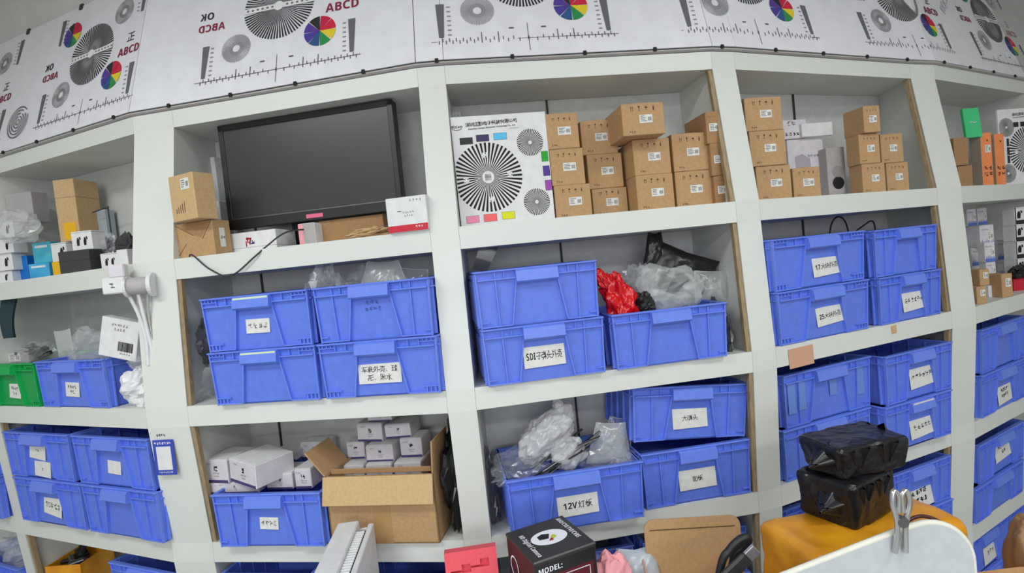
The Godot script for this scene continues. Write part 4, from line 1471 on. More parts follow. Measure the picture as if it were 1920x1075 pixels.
	if not far_one:
		var lg := Mb.new()
		for k in 18:
			var a := 2.4 + 3.6 * k / 18.0
			var b := 2.4 + 3.6 * (k + 1) / 18.0
			var cc := Vector3(0.012, 0.264, 0)
			lg.face([cc + Vector3(cos(a) * 0.014, sin(a) * 0.008, 0), cc + Vector3(cos(b) * 0.014, sin(b) * 0.008, 0), cc + Vector3(cos(b) * 0.0125, sin(b) * 0.0065, 0), cc + Vector3(cos(a) * 0.0125, sin(a) * 0.0065, 0)], Vector3.BACK)
		part("logo_ring", lg.done(), M.ink, o, Transform3D(Basis(), Vector3(0.003, 0, 0.0006)))
		part("logo_lettering", lettering(["HQCam"], 0.007, Transform3D(Basis(Vector3.BACK, 0.03), Vector3(0.016, 0.265, 0.0008))), M.ink, o)
	return o

func loose():
	var o: Node3D
	var mb: Mb
	chart_board(spot(3, 1, 0.006, 0.001, -0.03), "white test chart board with a large black spoke wheel and coloured patches, upper middle shelf", 0.256, false)
	chart_board(spot(5, 1, 0.452, 0.001, -0.015, -20), "test chart board cut by the right edge of the photograph", 0.2, true)
	# the monitor
	o = thing("monitor", "large black switched off monitor on the upper shelf, second opening", "monitor", spot(2, 1, 0.369, 0.0, -0.09))
	mb = Mb.new()
	var tl := Transform3D(Basis(Vector3.BACK, deg_to_rad(-0.3)), Vector3(-0.0, 0.075, 0))
	mb.cbox(Vector3(0, 0.152, -0.012), Vector3(0.545, 0.304, 0.03), 0.003, tl)
	mb.cbox(Vector3(0, 0.15, -0.04), Vector3(0.36, 0.2, 0.035), 0.012, tl)
	part("casing", mb.done(), M.bezel, o)
	mb = Mb.new()
	mb.box(Vector3(0, 0.162, 0.0034), Vector3(0.512, 0.262, 0.0012), tl)
	part("screen", mb.done(), M.screen, o)
	mb = Mb.new()
	for f in [[0.0, 0.296, 0.545, 0.016], [0.0, 0.014, 0.545, 0.028]]:
		mb.cbox(Vector3(f[0], f[1], 0.004), Vector3(f[2], f[3], 0.006), 0.0015, tl)
	for s in [-1, 1]:
		mb.cbox(Vector3(s * 0.2645, 0.152, 0.004), Vector3(0.016, 0.304, 0.006), 0.0015, tl)
	part("bezel", mb.done(), M.bezel, o)
	mb = Mb.new()
	mb.cbox(Vector3(0, 0.0285, 0.0075), Vector3(0.512, 0.004, 0.002), 0.0006, tl)
	part("bright_edge", mb.done(), M.dullsteel, o)
	mb = Mb.new()
	mb.cbox(Vector3(-0.09, 0.05, -0.075), Vector3(0.05, 0.1, 0.02), 0.003)
	mb.cbox(Vector3(-0.09, 0.004, -0.085), Vector3(0.1, 0.008, 0.07), 0.002)
	part("stand", mb.done(), M.black, o)
	mb = Mb.new()
	mb.box(Vector3(0.006, 0.012, 0.0077), Vector3(0.052, 0.011, 0.0006), tl)
	part("pink_tape", mb.done(), M.pinktape, o)
	# crumpled wrapping under the monitor
	o = thing("crumpled_paper", "crumpled pale wrapping paper left of the red striped box", "paper", spot(2, 1, 0.56, 0.0, -0.03))
	part("paper_body", crumple(Vector3(0.055, 0.014, 0.03), 4, 0.5, 2.5), M.cardlight, o, Transform3D(Basis(), Vector3(0, 0.013, 0)))
	cable("black cable drooping in front of the shelf under the monitor", [in_cell(2, 1, 0.352, 0.05, -0.07), in_cell(2, 1, 0.33, 0.04, 0.0), in_cell(2, 1, 0.288, 0.006, 0.030), in_cell(2, 1, 0.262, -0.018, 0.046), in_cell(2, 1, 0.185, -0.062, 0.048), in_cell(2, 1, 0.125, -0.04, 0.048), in_cell(2, 1, 0.075, 0.0035, 0.046), in_cell(2, 1, 0.05, 0.0035, 0.030)], 0.0022, M.charcoal)
	# far left shelf
	o = bag_thing("clear crumpled plastic bag on the white camera boxes, left edge", spot(1, 1, 0.16, 0.131, 0.0), Vector3(0.085, 0.055, 0.05), 21, M.milky, 0.25, 1.6)
	mb = Mb.new()
	mb.tube(curve([Vector3(0, 0, 0), Vector3(0.0, 0.2, 0), Vector3(-0.006, 0.218, 0), Vector3(-0.085, 0.214, 0)], 6), 0.0022, 6)
	o = part("bent_wire", mb.done(), M.charcoal, self, spot(1, 1, 0.40, 0.001, -0.15))
	tag(o, "thin black bent wire frame behind the pale blue box", "wire")
	o = bag_thing("small navy blue cloth bundle behind the white camera boxes, right of the wire", spot(1, 1, 0.478, 0.065, -0.08), Vector3(0.02, 0.022, 0.02), 5, M.navy, 0.4, 2.0, "cloth_bundle", "cloth")
	o = thing("scrap_heap", "dark heap of small cable clips and black plastic by the first upright", "scrap", spot(1, 1, 0.585, 0.0, -0.075))
	part("black_plastic", crumple(Vector3(0.05, 0.05, 0.03), 8, 0.5, 3.0), M.charcoal, o, Transform3D(Basis(), Vector3(0.02, 0.045, 0)))
	part("clear_plastic", crumple(Vector3(0.03, 0.03, 0.02), 9, 0.5, 3.0), M.clear, o, Transform3D(Basis(), Vector3(-0.045, 0.08, 0.02)))
	# bracket on the first upright
	o = thing("wall_bracket", "white bracket with a round end cap on the first upright, cords hanging below", "bracket", Transform3D(Basis(Vector3.UP, 0.22), Vector3(-1.03, 0.033, -1.530)))
	mb = Mb.new()
	mb.cbox(Vector3(-0.052, 0.014, 0.035), Vector3(0.055, 0.044, 0.05), 0.003)
	part("white_block", mb.done(), M.white, o)
	part("emblem", lettering(["~"], 0.016, Transform3D(Basis(), Vector3(-0.055, 0.013, 0.0606)), 0.16), M.faintink, o)
	mb = Mb.new()
	mb.cbox(Vector3(-0.048, 0.054, 0.03), Vector3(0.04, 0.036, 0.03), 0.003)
	part("upper_block", mb.done(), M.lilac, o)
	mb = Mb.new()
	var lie := Transform3D(Basis(Vector3.UP, PI / 2), Vector3(0.0, 0.008, 0.035))
	mb.drum(Vector3.ZERO, 0.024, 0.03, lie)
	part("drum", mb.done(), M.grey, o)
	mb = Mb.new()
	mb.drum(Vector3(0, 0, 0.033), 0.033, 0.005, lie)
	part("end_cap", mb.done(), M.white, o)
	mb = Mb.new()
	mb.drum(Vector3(0, 0, -0.028), 0.029, 0.004, lie)
	part("drum_flange", mb.done(), M.white, o)
	for k in 3:
		mb = Mb.new()
		var x := -0.03 + k * 0.025
		mb.tube(curve([Vector3(x, -0.01, 0.035), Vector3(x * 0.5, -0.07, 0.025), Vector3(x * 0.35 + 0.004, -0.14, 0.02), Vector3(x * 0.7 + 0.012, -0.215, 0.02)]), 0.005 if k < 2 else 0.003, 8)
		part("hanging_cord", mb.done(), M.white if k < 2 else M.grey, o)
	# second shelf of the left opening
	o = part("dark_strap", _strap(), M.teal, self, spot(1, 2, 0.05, 0.222, -0.035, 16))
	tag(o, "dark teal strap hanging behind the bags at the left edge", "strap")
	o = thing("metal_parts", "tangle of black and silver metal parts in the green crate", "parts", spot(1, 2, 0.07, 0.1, -0.06))
	for k in 9:
		mb = Mb.new()
		mb.cbox(Vector3.ZERO, Vector3(rng.randf_range(0.04, 0.08), 0.012, 0.02), 0.002, Transform3D(Basis.from_euler(Vector3(rng.randf_range(-0.5, 0.5), rng.randf_range(-1.0, 1.0), rng.randf_range(-0.5, 0.5))), Vector3(-0.06 + k * 0.016, 0.06 + rng.randf_range(-0.01, 0.03), -0.02)))
		part("metal_piece", mb.done(), M.dullsteel if k % 2 else M.black, o)
	part("clear_wrap", crumple(Vector3(0.1, 0.055, 0.05), 31, 0.35, 2.0), M.clear, o, Transform3D(Basis(), Vector3(0.0, 0.04, -0.03)))
	pouch_thing("clear zip pouch standing upright between the green and blue crates", spot(1, 2, 0.285, 0.12, -0.07, 16, 4), 0.06, 0.115, 0.006, 41, M.milky, 0.0)
	bag_thing("clear plastic bags bulging out of the blue crate left of the barcode box", spot(1, 2, 0.40, 0.07, -0.09), Vector3(0.095, 0.075, 0.06), 33, M.milky, 0.4, 1.8)
	pouch_thing("clear pouch leaning up behind the bags in the blue crate", spot(1, 2, 0.50, 0.1, -0.12, 10, -8), 0.09, 0.1, 0.015, 42, M.milky, 0.2)
	bag_thing("white plastic bag squeezed between the blue crate and the first upright", spot(1, 2, 0.705, 0.0, -0.03), Vector3(0.05, 0.055, 0.04), 35, M.whitebag, 0.3, 1.7)
	bag_thing("upper white translucent bag beside the first upright", spot(1, 2, 0.71, 0.10, -0.045), Vector3(0.04, 0.03, 0.035), 36, M.milky, 0.35, 1.7)
	# second opening, second shelf
	bag_thing("shiny clear bag of parts at the left top of the grimy blue crate", spot(2, 2, 0.415, 0.15, -0.06), Vector3(0.05, 0.095, 0.04), 51, M.clear, 0.4, 3.0)
	pouch_thing("large clear zip pouch peaking out of the grimy blue crate", spot(2, 2, 0.575, 0.2, -0.07, 0, -4), 0.2, 0.145, 0.03, 52, M.milky, 0.55)
	pouch_thing("second clear pouch at the right top of the grimy blue crate", spot(2, 2, 0.635, 0.2, -0.10, 0, -10), 0.11, 0.12, 0.02, 53, M.clear, 0.2)
	bag_thing("smaller clear bag behind the peaking zip pouch", spot(2, 2, 0.50, 0.17, -0.11), Vector3(0.06, 0.075, 0.04), 54, M.clear, 0.35, 2.0)
	o = part("wood_strip", _bar(Vector3(0.012, 0.24, 0.03)), M.darkwood, self, spot(2, 2, -0.028, 0.105, -0.13))
	tag(o, "dark reddish wood strip upright at the left inside of the second opening", "wood")
	bag_thing("grey clear bags heaped left of the blue crates under the monitor", spot(2, 2, 0.025, 0.0, -0.09), Vector3(0.05, 0.05, 0.05), 55, M.clear, 0.5, 2.2)
	bag_thing("milky bag above the heap left of the blue crates under the monitor", spot(2, 2, 0.018, 0.1, -0.10), Vector3(0.035, 0.065, 0.04), 56, M.smoke, 0.5, 2.0)
	# the large open carton
	o = thing("open_carton", "large open brown carton with its front flap folded down, full of small boxes", "carton", spot(2, 3, 0.530, 0.0, -0.004))
	var W := 0.305
	var H := 0.185
	var DP := 0.26
	mb = Mb.new()
	for w in [[0, H / 2, -0.002, W, H, 0.004], [0, H / 2, -DP, W, H, 0.004], [0, 0.002, -DP / 2, W, 0.004, DP]]:
		mb.box(Vector3(w[0], w[1], w[2]), Vector3(w[3], w[4], w[5]))
	for s in [-1, 1]:
		mb.box(Vector3(s * (W / 2 - 0.002), H / 2, -DP / 2), Vector3(0.004, H, DP))
	part("carton_body", mb.done(), M.card, o)
	mb = Mb.new()
	mb.cbox(Vector3(0, -0.036, 0.002), Vector3(W + 0.004, 0.074, 0.004), 0.001, Transform3D(Basis(Vector3.RIGHT, deg_to_rad(-14)), Vector3(0, H, 0.004)))
	part("front_flap", mb.done(), M.cardlight, o)
	mb = Mb.new()
	mb.cbox(Vector3(0, 0.042, 0), Vector3(0.004, 0.085, DP * 0.5), 0.001, Transform3D(Basis(Vector3.BACK, deg_to_rad(38)), Vector3(-W / 2, H, -DP * 0.25)))
	part("side_flap", mb.done(), M.card, o)
	mb = Mb.new()
	mb.cbox(Vector3(0, 0.042, 0), Vector3(0.004, 0.085, DP * 0.5), 0.001, Transform3D(Basis(Vector3.BACK, deg_to_rad(-4)), Vector3(W / 2 - 0.001, H, -DP * 0.25)))
	part("side_flap", mb.done(), M.card, o)
	mb = Mb.new()
	mb.cbox(Vector3(0, 0.006, -0.02), Vector3(W - 0.02, 0.014, 0.003), 0.001, Transform3D(Basis(), Vector3(0, H, 0)))
	part("inner_flap", mb.done(), M.carddark, o)
	mb = Mb.new()
	mb.box(Vector3(0, 0.06, 0.0003), Vector3(0.05, 0.12, 0.0006))
	part("tape", mb.done(), mat(c8(176, 138, 92), 0.45), o)
	bag_thing("black shiny plastic bag between the large open carton and the second upright", spot(2, 3, 0.715, 0.0, -0.11), Vector3(0.028, 0.14, 0.08), 61, M.bin, 0.35, 2.2)
	# middle opening
	o = part("purple_ribbon", _strap(), M.smoke, self, spot(3, 2, 0.05, 0.29, -0.12, 0, -22))
	tag(o, "grey translucent strip hanging behind the unlabelled left crate of the middle opening", "strip")
	o = thing("red_bag", "bright red plastic bag at the left end of the heaped blue crate", "bag", spot(3, 2, 0.418, 0.115, -0.03, 0, 12))
	part("bag_body", soft(Vector3(0.038, 0.066, 0.03), 71, 0.5, 3.0), M.redbag, o, Transform3D(Basis(), Vector3(0.006, 0.052, 0)))
	part("bag_neck", soft(Vector3(0.017, 0.04, 0.015), 72, 0.45, 2.6), M.redbag, o, Transform3D(Basis(Vector3.BACK, 0.6), Vector3(-0.024, 0.125, 0.0)))
	bag_thing("dark parcel of parts between the red bag and the clear bag", spot(3, 2, 0.475, 0.12, -0.04), Vector3(0.03, 0.035, 0.03), 73, M.black, 0.3, 2.0)
	bag_thing("large clear bubble bag on the heaped blue crate of the middle opening", spot(3, 2, 0.565, 0.11, -0.07), Vector3(0.09, 0.072, 0.05), 74, M.milky, 0.3, 1.6)
	bag_thing("sparkling clear bubble wrap behind the red bag", spot(3, 2, 0.49, 0.15, -0.09), Vector3(0.05, 0.055, 0.05), 75, M.clear, 0.35, 4.0)
	o = thing("black_film", "crumpled black glossy plastic film sticking up behind the clear bubble bag", "film", spot(3, 2, 0.605, 0.165, -0.125, 0, -24))
	part("film_body", pouch(0.19, 0.135, 0.02, 76, -0.1), M.bin, o, Transform3D(Basis(), Vector3(0, 0, 0)))
	part("film_peak", pouch(0.08, 0.11, 0.012, 77, 0.5), M.bin, o, Transform3D(Basis(Vector3.BACK, 0.35), Vector3(-0.075, 0.05, 0.0)))
	pouch_thing("clear pouch at the right end of the heaped blue crate", spot(3, 2, 0.705, 0.13, -0.10, 0, -6), 0.1, 0.095, 0.02, 78, M.milky, -0.1)
	o = thing("bubble_wrap_roll", "dark bubble wrapped packet leaning in the right corner of the middle opening", "packet", spot(3, 2, 0.712, 0.0, -0.05, 0, 14))
	part("packet_body", crumple(Vector3(0.024, 0.074, 0.05), 79, 0.3, 4.0), M.dullsteel, o, Transform3D(Basis(), Vector3(0, 0.072, 0)))
	# middle opening, third shelf
	o = thing("bubble_wrap_bag", "white lumpy bubble wrap bundle with a twisted neck on the 12V crate", "bubble wrap", spot(3, 3, 0.205, 0.155, -0.065, 0, 10))
	part("bundle_body", soft(Vector3(0.085, 0.048, 0.045), 81, 0.35, 1.6, 0.16, 5.0, 90, 60), M.frost, o, Transform3D(Basis(Vector3.BACK, 0.42), Vector3(-0.008, 0.078, 0)))
	part("bundle_neck", soft(Vector3(0.016, 0.035, 0.016), 82, 0.25, 2.0, 0.16, 3.0), M.frost, o, Transform3D(Basis(), Vector3(0.045, 0.135, 0)))
	part("bundle_foot", soft(Vector3(0.045, 0.035, 0.03), 83, 0.3, 1.6, 0.16, 4.0), M.frost, o, Transform3D(Basis(), Vector3(0.03, 0.025, 0.03)))
	pouch_thing("clear zip pouch with folded corners at the right of the 12V crate", spot(3, 3, 0.348, 0.13, -0.06, 0, -8), 0.13, 0.115, 0.02, 84, M.milky, 0.35)
	pouch_thing("second clear pouch behind the folded corners, beside the tilted crate", spot(3, 3, 0.375, 0.12, -0.10, 0, -16), 0.09, 0.125, 0.015, 85, M.clear, 0.2)
	bag_thing("clear bag of small parts lying on the left of the 12V crate", spot(3, 3, 0.10, 0.12, -0.06), Vector3(0.07, 0.04, 0.06), 86, M.clear, 0.4, 2.4)
	bag_thing("clear bag lying on the right of the 12V crate", spot(3, 3, 0.34, 0.11, -0.05), Vector3(0.07, 0.035, 0.05), 87, M.clear, 0.35, 2.4)
	o = thing("metal_strips", "bundle of thin dark and silver metal strips slanting across the 12V crate", "strips", spot(3, 3, 0.215, 0.138, -0.03))
	for k in 11:
		mb = Mb.new()
		mb.cbox(Vector3.ZERO, Vector3(0.15, 0.0035, 0.010), 0.0008, Transform3D(Basis.from_euler(Vector3(rng.randf_range(-0.3, 0.3), rng.randf_range(-0.15, 0.15), deg_to_rad(rng.randf_range(18, 34)))), Vector3(-0.02 + (k % 4) * 0.022, 0.03 + k * 0.0035, 0.02 - (k % 5) * 0.011)))
		part("metal_strip", mb.done(), M.dullsteel if k % 3 else M.black, o)
	bag_thing("dark clear wrapped bottles column at the left of the 12V crate", spot(3, 3, 0.018, 0.0, -0.10), Vector3(0.022, 0.10, 0.05), 88, M.smoke, 0.4, 3.0)
	# fourth opening
	cable("black cable loop standing above the unlabelled right crate", [in_cell(4, 2, 0.43, 0.2, -0.14), in_cell(4, 2, 0.44, 0.3, -0.14), in_cell(4, 2, 0.47, 0.343, -0.14), in_cell(4, 2, 0.51, 0.335, -0.14), in_cell(4, 2, 0.53, 0.28, -0.14), in_cell(4, 2, 0.535, 0.2, -0.14)], 0.0026, M.black)
	cable("second black cable bending over the unlabelled right crate", [in_cell(4, 2, 0.56, 0.28, -0.16), in_cell(4, 2, 0.62, 0.31, -0.15), in_cell(4, 2, 0.66, 0.322, -0.15), in_cell(4, 2, 0.675, 0.30, -0.15), in_cell(4, 2, 0.67, 0.24, -0.15)], 0.0026, M.black)
	o = part("tape_piece", _sheet(0.095, 0.055), M.tape, self, spot(4, 2, 0.088, -0.04, 0.0135, 0, 1))
	tag(o, "salmon coloured tape patch on the shelf edge under the lower left crate", "tape")
	o = part("paper_tag", _sheet(0.022, 0.024), M.cardlight, self, spot(4, 2, 0.486, -0.019, 0.0135, 0, 4))
	tag(o, "small tan paper tag on the shelf edge under the right crates", "tag")
	o = part("wood_strip", _bar(Vector3(0.014, 0.35, 0.014)), M.darkwood, self, spot(4, 1, 0.84, 0.001, -0.24, 0, 0))
	tag(o, "thin dark wooden strip upright behind the five piled cartons", "wood")
	# far right opening
	o = thing("green_board", "flat mint green foam board propped above the brown cartons, far right", "board", spot(5, 1, 0.247, 0.182, -0.02, -26, 0) * Transform3D(Basis(Vector3.RIGHT, -0.1), Vector3.ZERO))
	mb = Mb.new()
	mb.cbox(Vector3(0, 0.055, 0), Vector3(0.062, 0.11, 0.012), 0.001)
	part("board", mb.done(), M.mint, o)
	mb = Mb.new()
	mb.tube([Vector3(-0.012, 0.052, 0.007), Vector3(-0.006, 0.058, 0.008), Vector3(0.004, 0.054, 0.008), Vector3(0.012, 0.056, 0.007)], 0.0016, 6)
	part("white_marks", mb.done(), M.white, o)
	bag_thing("black soft bag lying above the red case at the right edge", spot(5, 2, 0.50, 0.048, -0.03), Vector3(0.05, 0.025, 0.03), 91, M.black, 0.3, 2.0)
	# bottom left
	o = thing("yellow_carton", "open yellow carton of dark metal parts on the bottom left shelf", "carton", spot(1, 4, 0.10, 0.0, -0.035, 20))
	mb = Mb.new()
	for w in [[0, 0.1, 0, 0.13, 0.2, 0.004], [0, 0.1, -0.14, 0.13, 0.2, 0.004], [0, 0.002, -0.07, 0.13, 0.004, 0.14], [-0.063, 0.1, -0.07, 0.004, 0.2, 0.14], [0.063, 0.1, -0.07, 0.004, 0.2, 0.14]]:
		mb.box(Vector3(w[0], w[1], w[2]), Vector3(w[3], w[4], w[5]))
	part("carton_body", mb.done(), M.parcel, o)
	for k in 12:
		mb = Mb.new()
		mb.cbox(Vector3.ZERO, Vector3(rng.randf_range(0.04, 0.07), 0.012, 0.016), 0.002, Transform3D(Basis.from_euler(Vector3(rng.randf_range(-0.6, 0.6), rng.randf_range(-2.0, 2.0), rng.randf_range(-0.6, 0.6))), Vector3(rng.randf_range(-0.025, 0.025), 0.185 + rng.randf_range(-0.01, 0.035), -0.07 + rng.randf_range(-0.03, 0.03))))
		part("metal_piece", mb.done(), M.dullsteel if k % 3 == 0 else M.black, o)
	o = part("brown_sheet", _bar(Vector3(0.16, 0.26, 0.02)), M.carddark, self, spot(1, 4, 0.33, 0.001, -0.2))
	tag(o, "brown cardboard sheet behind the yellow carton, bottom left", "cardboard")
	bag_thing("clear bag with dark parts in the bottom left corner crate", spot(0, 4, 0.60, 0.12, -0.07), Vector3(0.10, 0.075, 0.06), 92, M.milky, 0.3, 2.0)
	# the sign on the first upright (its square code left out)
	var a12 := Vector3(LEFT_X[2] - RIGHT_X[1], 0, -(LEFT_D[2] - RIGHT_D[1])).normalized()
	var sx := Transform3D(Basis(a12, Vector3.UP, a12.cross(Vector3.UP)), Vector3(-1.0145, -0.493, -1.504 + 0.006))
	o = thing("payment_sign", "small blue and white sign on the first white upright", "sign", sx)
	mb = Mb.new()
	mb.cbox(Vector3(0, 0.05, 0.0015), Vector3(0.066, 0.1, 0.002), 0.0005)
	part("plate", mb.done(), M.signblue, o)
	mb = Mb.new()
	mb.box(Vector3(0, 0.048, 0.0028), Vector3(0.046, 0.066, 0.0006))
	part("white_field", mb.done(), M.white, o)
	part("lettering", lettering(["~~~~~~~"], 0.0085, Transform3D(Basis(), Vector3(0, 0.0905, 0.0032)), 0.14, 1.3, 0.055), M.whiteink, o)
	part("small_lettering", lettering(["~~~~~~~~~"], 0.005, Transform3D(Basis(), Vector3(0, 0.008, 0.0032)), 0.14), M.whiteink, o)
	o = part("printed_mark", lettering(["U~~~"], 0.0075, Transform3D(), 0.13), M.ink, self, sx * Transform3D(Basis(), Vector3(-0.004, 0.113, 0.0008)))
	tag(o, "tiny black printed mark above the blue sign on the first upright", "print")

func _strap() -> ArrayMesh:
	var mb := Mb.new()
	var p := []
	for side in 2:
		pass
	var n := 9
	for i in n - 1:
		var a := i / float(n - 1)
		var b := (i + 1) / float(n - 1)
		var q := []
		for t in [a, b]:
			var w: float = 0.028 - 0.008 * t
			var zc: float = 0.012 * sin(t * 2.6)
			for c in [[-w, 0.004], [w, 0.004], [w, -0.004], [-w, -0.004]]:
				q.append(Vector3(c[0] + 0.012 * (1 - t), (1 - t) * 0.13, c[1] + zc))
		mb.hex(q)
	return mb.done()

func _bar(s: Vector3) -> ArrayMesh:
	var mb := Mb.new()
	mb.cbox(Vector3(0, s.y / 2, 0), s, 0.001)
	return mb.done()

func _sheet(w: float, h: float) -> ArrayMesh:
	var mb := Mb.new()
	mb.cbox(Vector3(0, 0, 0), Vector3(w, h, 0.0012), 0.0003)
	return mb.done()

# ------------------------------------------------------------------ on the desk in front
const DESK_Y = -0.8

func rounded(w: float, h: float, r: float, n := 8) -> PackedVector2Array:
	var out := PackedVector2Array()
	for c in [[w / 2 - r, h - r, 0.0], [-w / 2 + r, h - r, 90.0], [-w / 2 + r, r, 180.0], [w / 2 - r, r, 270.0]]:
		for k in n + 1:
			var a := deg_to_rad(c[2] + 90.0 * k / n)
			out.append(Vector2(c[0] + cos(a) * r, c[1] + sin(a) * r))
	return out

func desk():
	var o := thing("work_desk", "pale desk in front of the shelving, below the frame", "desk", Transform3D(Basis(), Vector3(0.1, FLOOR_Y, -0.88)))
	var mb := Mb.new()
	mb.cbox(Vector3(0, DESK_Y - FLOOR_Y - 0.015, 0), Vector3(1.75, 0.03, 0.78), 0.003)
	part("desk_top", mb.done(), M.panel, o)
	for s in [[-0.84, -0.35], [0.84, -0.35], [-0.84, 0.35], [0.84, 0.35]]:
		mb = Mb.new()
		mb.cbox(Vector3(s[0], (DESK_Y - FLOOR_Y - 0.03) / 2, s[1]), Vector3(0.04, DESK_Y - FLOOR_Y - 0.03, 0.04), 0.003)
		part("leg", mb.done(), M.grey, o)
	# the black camera box
	var k := 0.6 / 0.36
	var A := Vector3(-0.051, -0.36, -0.711) * k
	var C := Vector3(0.074, -0.36, -0.669) * k
	var F := Vector3(-0.007, -0.36, -0.645) * k
	var mid := (A + C) / 2
	var fr := (C - F).normalized()             # along the front face
	var ang := atan2(-fr.z, fr.x)
	var side := 0.144
	var hb := -DESK_Y - 0.6
	o = thing("camera_gift_box", "black glossy camera box with a white oval emblem on its lid, in the foreground", "box", Transform3D(Basis(Vector3.UP, ang + 0.12), Vector3(mid.x + 0.006, DESK_Y, mid.z)))
	mb = Mb.new()
	mb.cbox(Vector3(0, hb / 2 - 0.003, 0), Vector3(side, hb - 0.006, side), 0.002)
	part("box_body", mb.done(), mat(c8(34, 31, 32), 0.35), o)
	mb = Mb.new()
	mb.cbox(Vector3(0, hb - 0.004, 0), Vector3(side + 0.003, 0.008, side + 0.003), 0.0025)
	part("lid", mb.done(), mat(c8(52, 52, 52), 0.35), o)
	var top := Transform3D(Basis(Vector3.RIGHT, -PI / 2), Vector3(0, hb + 0.0006, 0))
	mb = Mb.new()
	var ring := []
	for i in 32:
		ring.append(top * Vector3(cos(TAU * i / 32) * 0.042, sin(TAU * i / 32) * 0.03, 0))
	mb.face(ring, Vector3.UP)
	part("white_oval", mb.done(), M.whiteink, o)
	var up3 := Transform3D(Basis(), Vector3(0, 0, 0.0004))
	mb = Mb.new()
	mb.colour = lin(30, 30, 34)
	mb.face([top * Vector3(-0.024, -0.002, 0.0006), top * Vector3(-0.004, -0.006, 0.0006), top * Vector3(0.006, 0.012, 0.0006), top * Vector3(-0.01, 0.018, 0.0006), top * Vector3(-0.024, 0.012, 0.0006)], Vector3.UP)
	mb.colour = lin(190, 200, 30)
	mb.face([top * Vector3(0.002, -0.012, 0.0007), top * Vector3(0.016, -0.006, 0.0007), top * Vector3(0.012, 0.006, 0.0007), top * Vector3(0.004, 0.0, 0.0007)], Vector3.UP)
	mb.colour = lin(170, 30, 60)
	mb.face([top * Vector3(-0.008, -0.016, 0.0007), top * Vector3(0.004, -0.016, 0.0007), top * Vector3(0.003, -0.004, 0.0007)], Vector3.UP)
	part("emblem", mb.done(), M.print, o)
	part("lid_lettering", lettering(["HD Digital Camera"], 0.0125, top * Transform3D(Basis(Vector3.BACK, -PI / 2), Vector3(-0.052, -0.012, 0.0006)), 0.1, 1.3, 0.1), M.whiteink, o)
	part("lid_lettering", lettering(["AHD/CVI/TVI/CVBS"], 0.0125, top * Transform3D(Basis(Vector3.BACK, -PI / 2), Vector3(0.054, 0.012, 0.0006)), 0.1, 1.3, 0.1), M.whiteink, o)
	var fz := side / 2 + 0.0006
	part("front_lettering", lettering(["MODEL:"], 0.0125, Transform3D(Basis(), Vector3(-0.036, hb - 0.023, fz))), M.whiteink, o)
	mb = Mb.new()
	mb.box(Vector3(0.004, hb - 0.086, fz - 0.0004), Vector3(0.118, 0.1, 0.0008))
	part("red_panel", mb.done(), mat(c8(92, 18, 32), 0.4), o)
	mb = Mb.new()
	for e in [[0.004, hb - 0.043, 0.1, 0.0012], [-0.046, hb - 0.086, 0.0012, 0.086], [0.054, hb - 0.086, 0.0012, 0.086]]:
		mb.box(Vector3(e[0], e[1], fz + 0.0002), Vector3(e[2], e[3], 0.0006))
	part("frame_line", mb.done(), M.whiteink, o)
	var lf := Transform3D(Basis(Vector3.UP, -PI / 2), Vector3(-side / 2 - 0.0006, hb - 0.06, 0))
	mb = Mb.new()
	for i in 28:
		var a := TAU * i / 28
		var b := TAU * (i + 1) / 28
		mb.face([lf * Vector3(cos(a) * 0.021 - 0.036, sin(a) * 0.024, 0), lf * Vector3(cos(b) * 0.021 - 0.036, sin(b) * 0.024, 0), lf * Vector3(cos(b) * 0.0175 - 0.036, sin(b) * 0.02, 0), lf * Vector3(cos(a) * 0.0175 - 0.036, sin(a) * 0.02, 0)], lf.basis.z)
	part("white_ring", mb.done(), M.whiteink, o)
	part("side_lettering", lettering(["~~~~~~"], 0.009, lf * Transform3D(Basis(), Vector3(0.03, -0.02, 0))), M.whiteink, o)
	# white device with a louvred side
	var r := 0.62 / 0.34
	var l0 := Vector3(-0.261, -0.34, -0.623) * r
	var l1 := Vector3(-0.272, -0.34, -0.749) * r
	var dir := Vector3(l1.x - l0.x, 0, l1.z - l0.z)
	var len := dir.length() + 0.1
	dir = dir.normalized()
	var bx := Basis(dir.cross(Vector3.UP), Vector3.UP, -dir)
	var base := l1 - dir * len
	o = thing("louvred_device", "slim white device with a louvred side standing on the desk", "device", Transform3D(bx, Vector3(base.x - 0.012, DESK_Y, base.z)))
	var hh := -0.62 - DESK_Y
	mb = Mb.new()
	mb.cbox(Vector3(0.028, hh / 2, -len / 2), Vector3(0.054, hh, len), 0.003)
	part("housing", mb.done(), M.white, o)
	mb = Mb.new()
	mb.cbox(Vector3(0.066, hh / 2 - 0.012, -len / 2), Vector3(0.024, hh - 0.024, len - 0.02), 0.002)
	part("dark_core", mb.done(), M.charcoal, o)
	for s in 24:
		mb = Mb.new()
		mb.cbox(Vector3.ZERO, Vector3(0.022, 0.0035, 0.0062), 0.0008, Transform3D(Basis(Vector3.RIGHT, 0.35), Vector3(0.066, hh - 0.009, -0.02 - s * (len - 0.06) / 24)))
		part("louvre", mb.done(), M.white, o)
	mb = Mb.new()
	mb.cbox(Vector3(0.084, (hh - 0.012) / 2, -len / 2), Vector3(0.014, hh - 0.012, len), 0.002)
	part("side_rail", mb.done(), M.white, o)
	mb = Mb.new()
	mb.cbox(Vector3(0.066, hh / 2 - 0.01, -len + 0.004), Vector3(0.03, hh - 0.02, 0.008), 0.002)
	part("end_plate", mb.done(), M.white, o)
	# pink foam with cut outs
	o = thing("foam_insert", "pink packing foam with square cut outs left of the black camera box", "foam", Transform3D(Basis(Vector3.UP, 0.1) * Basis(Vector3.RIGHT, -0.2), Vector3(-0.152, DESK_Y, -1.17)))
	var foam := CSGBox3D.new()
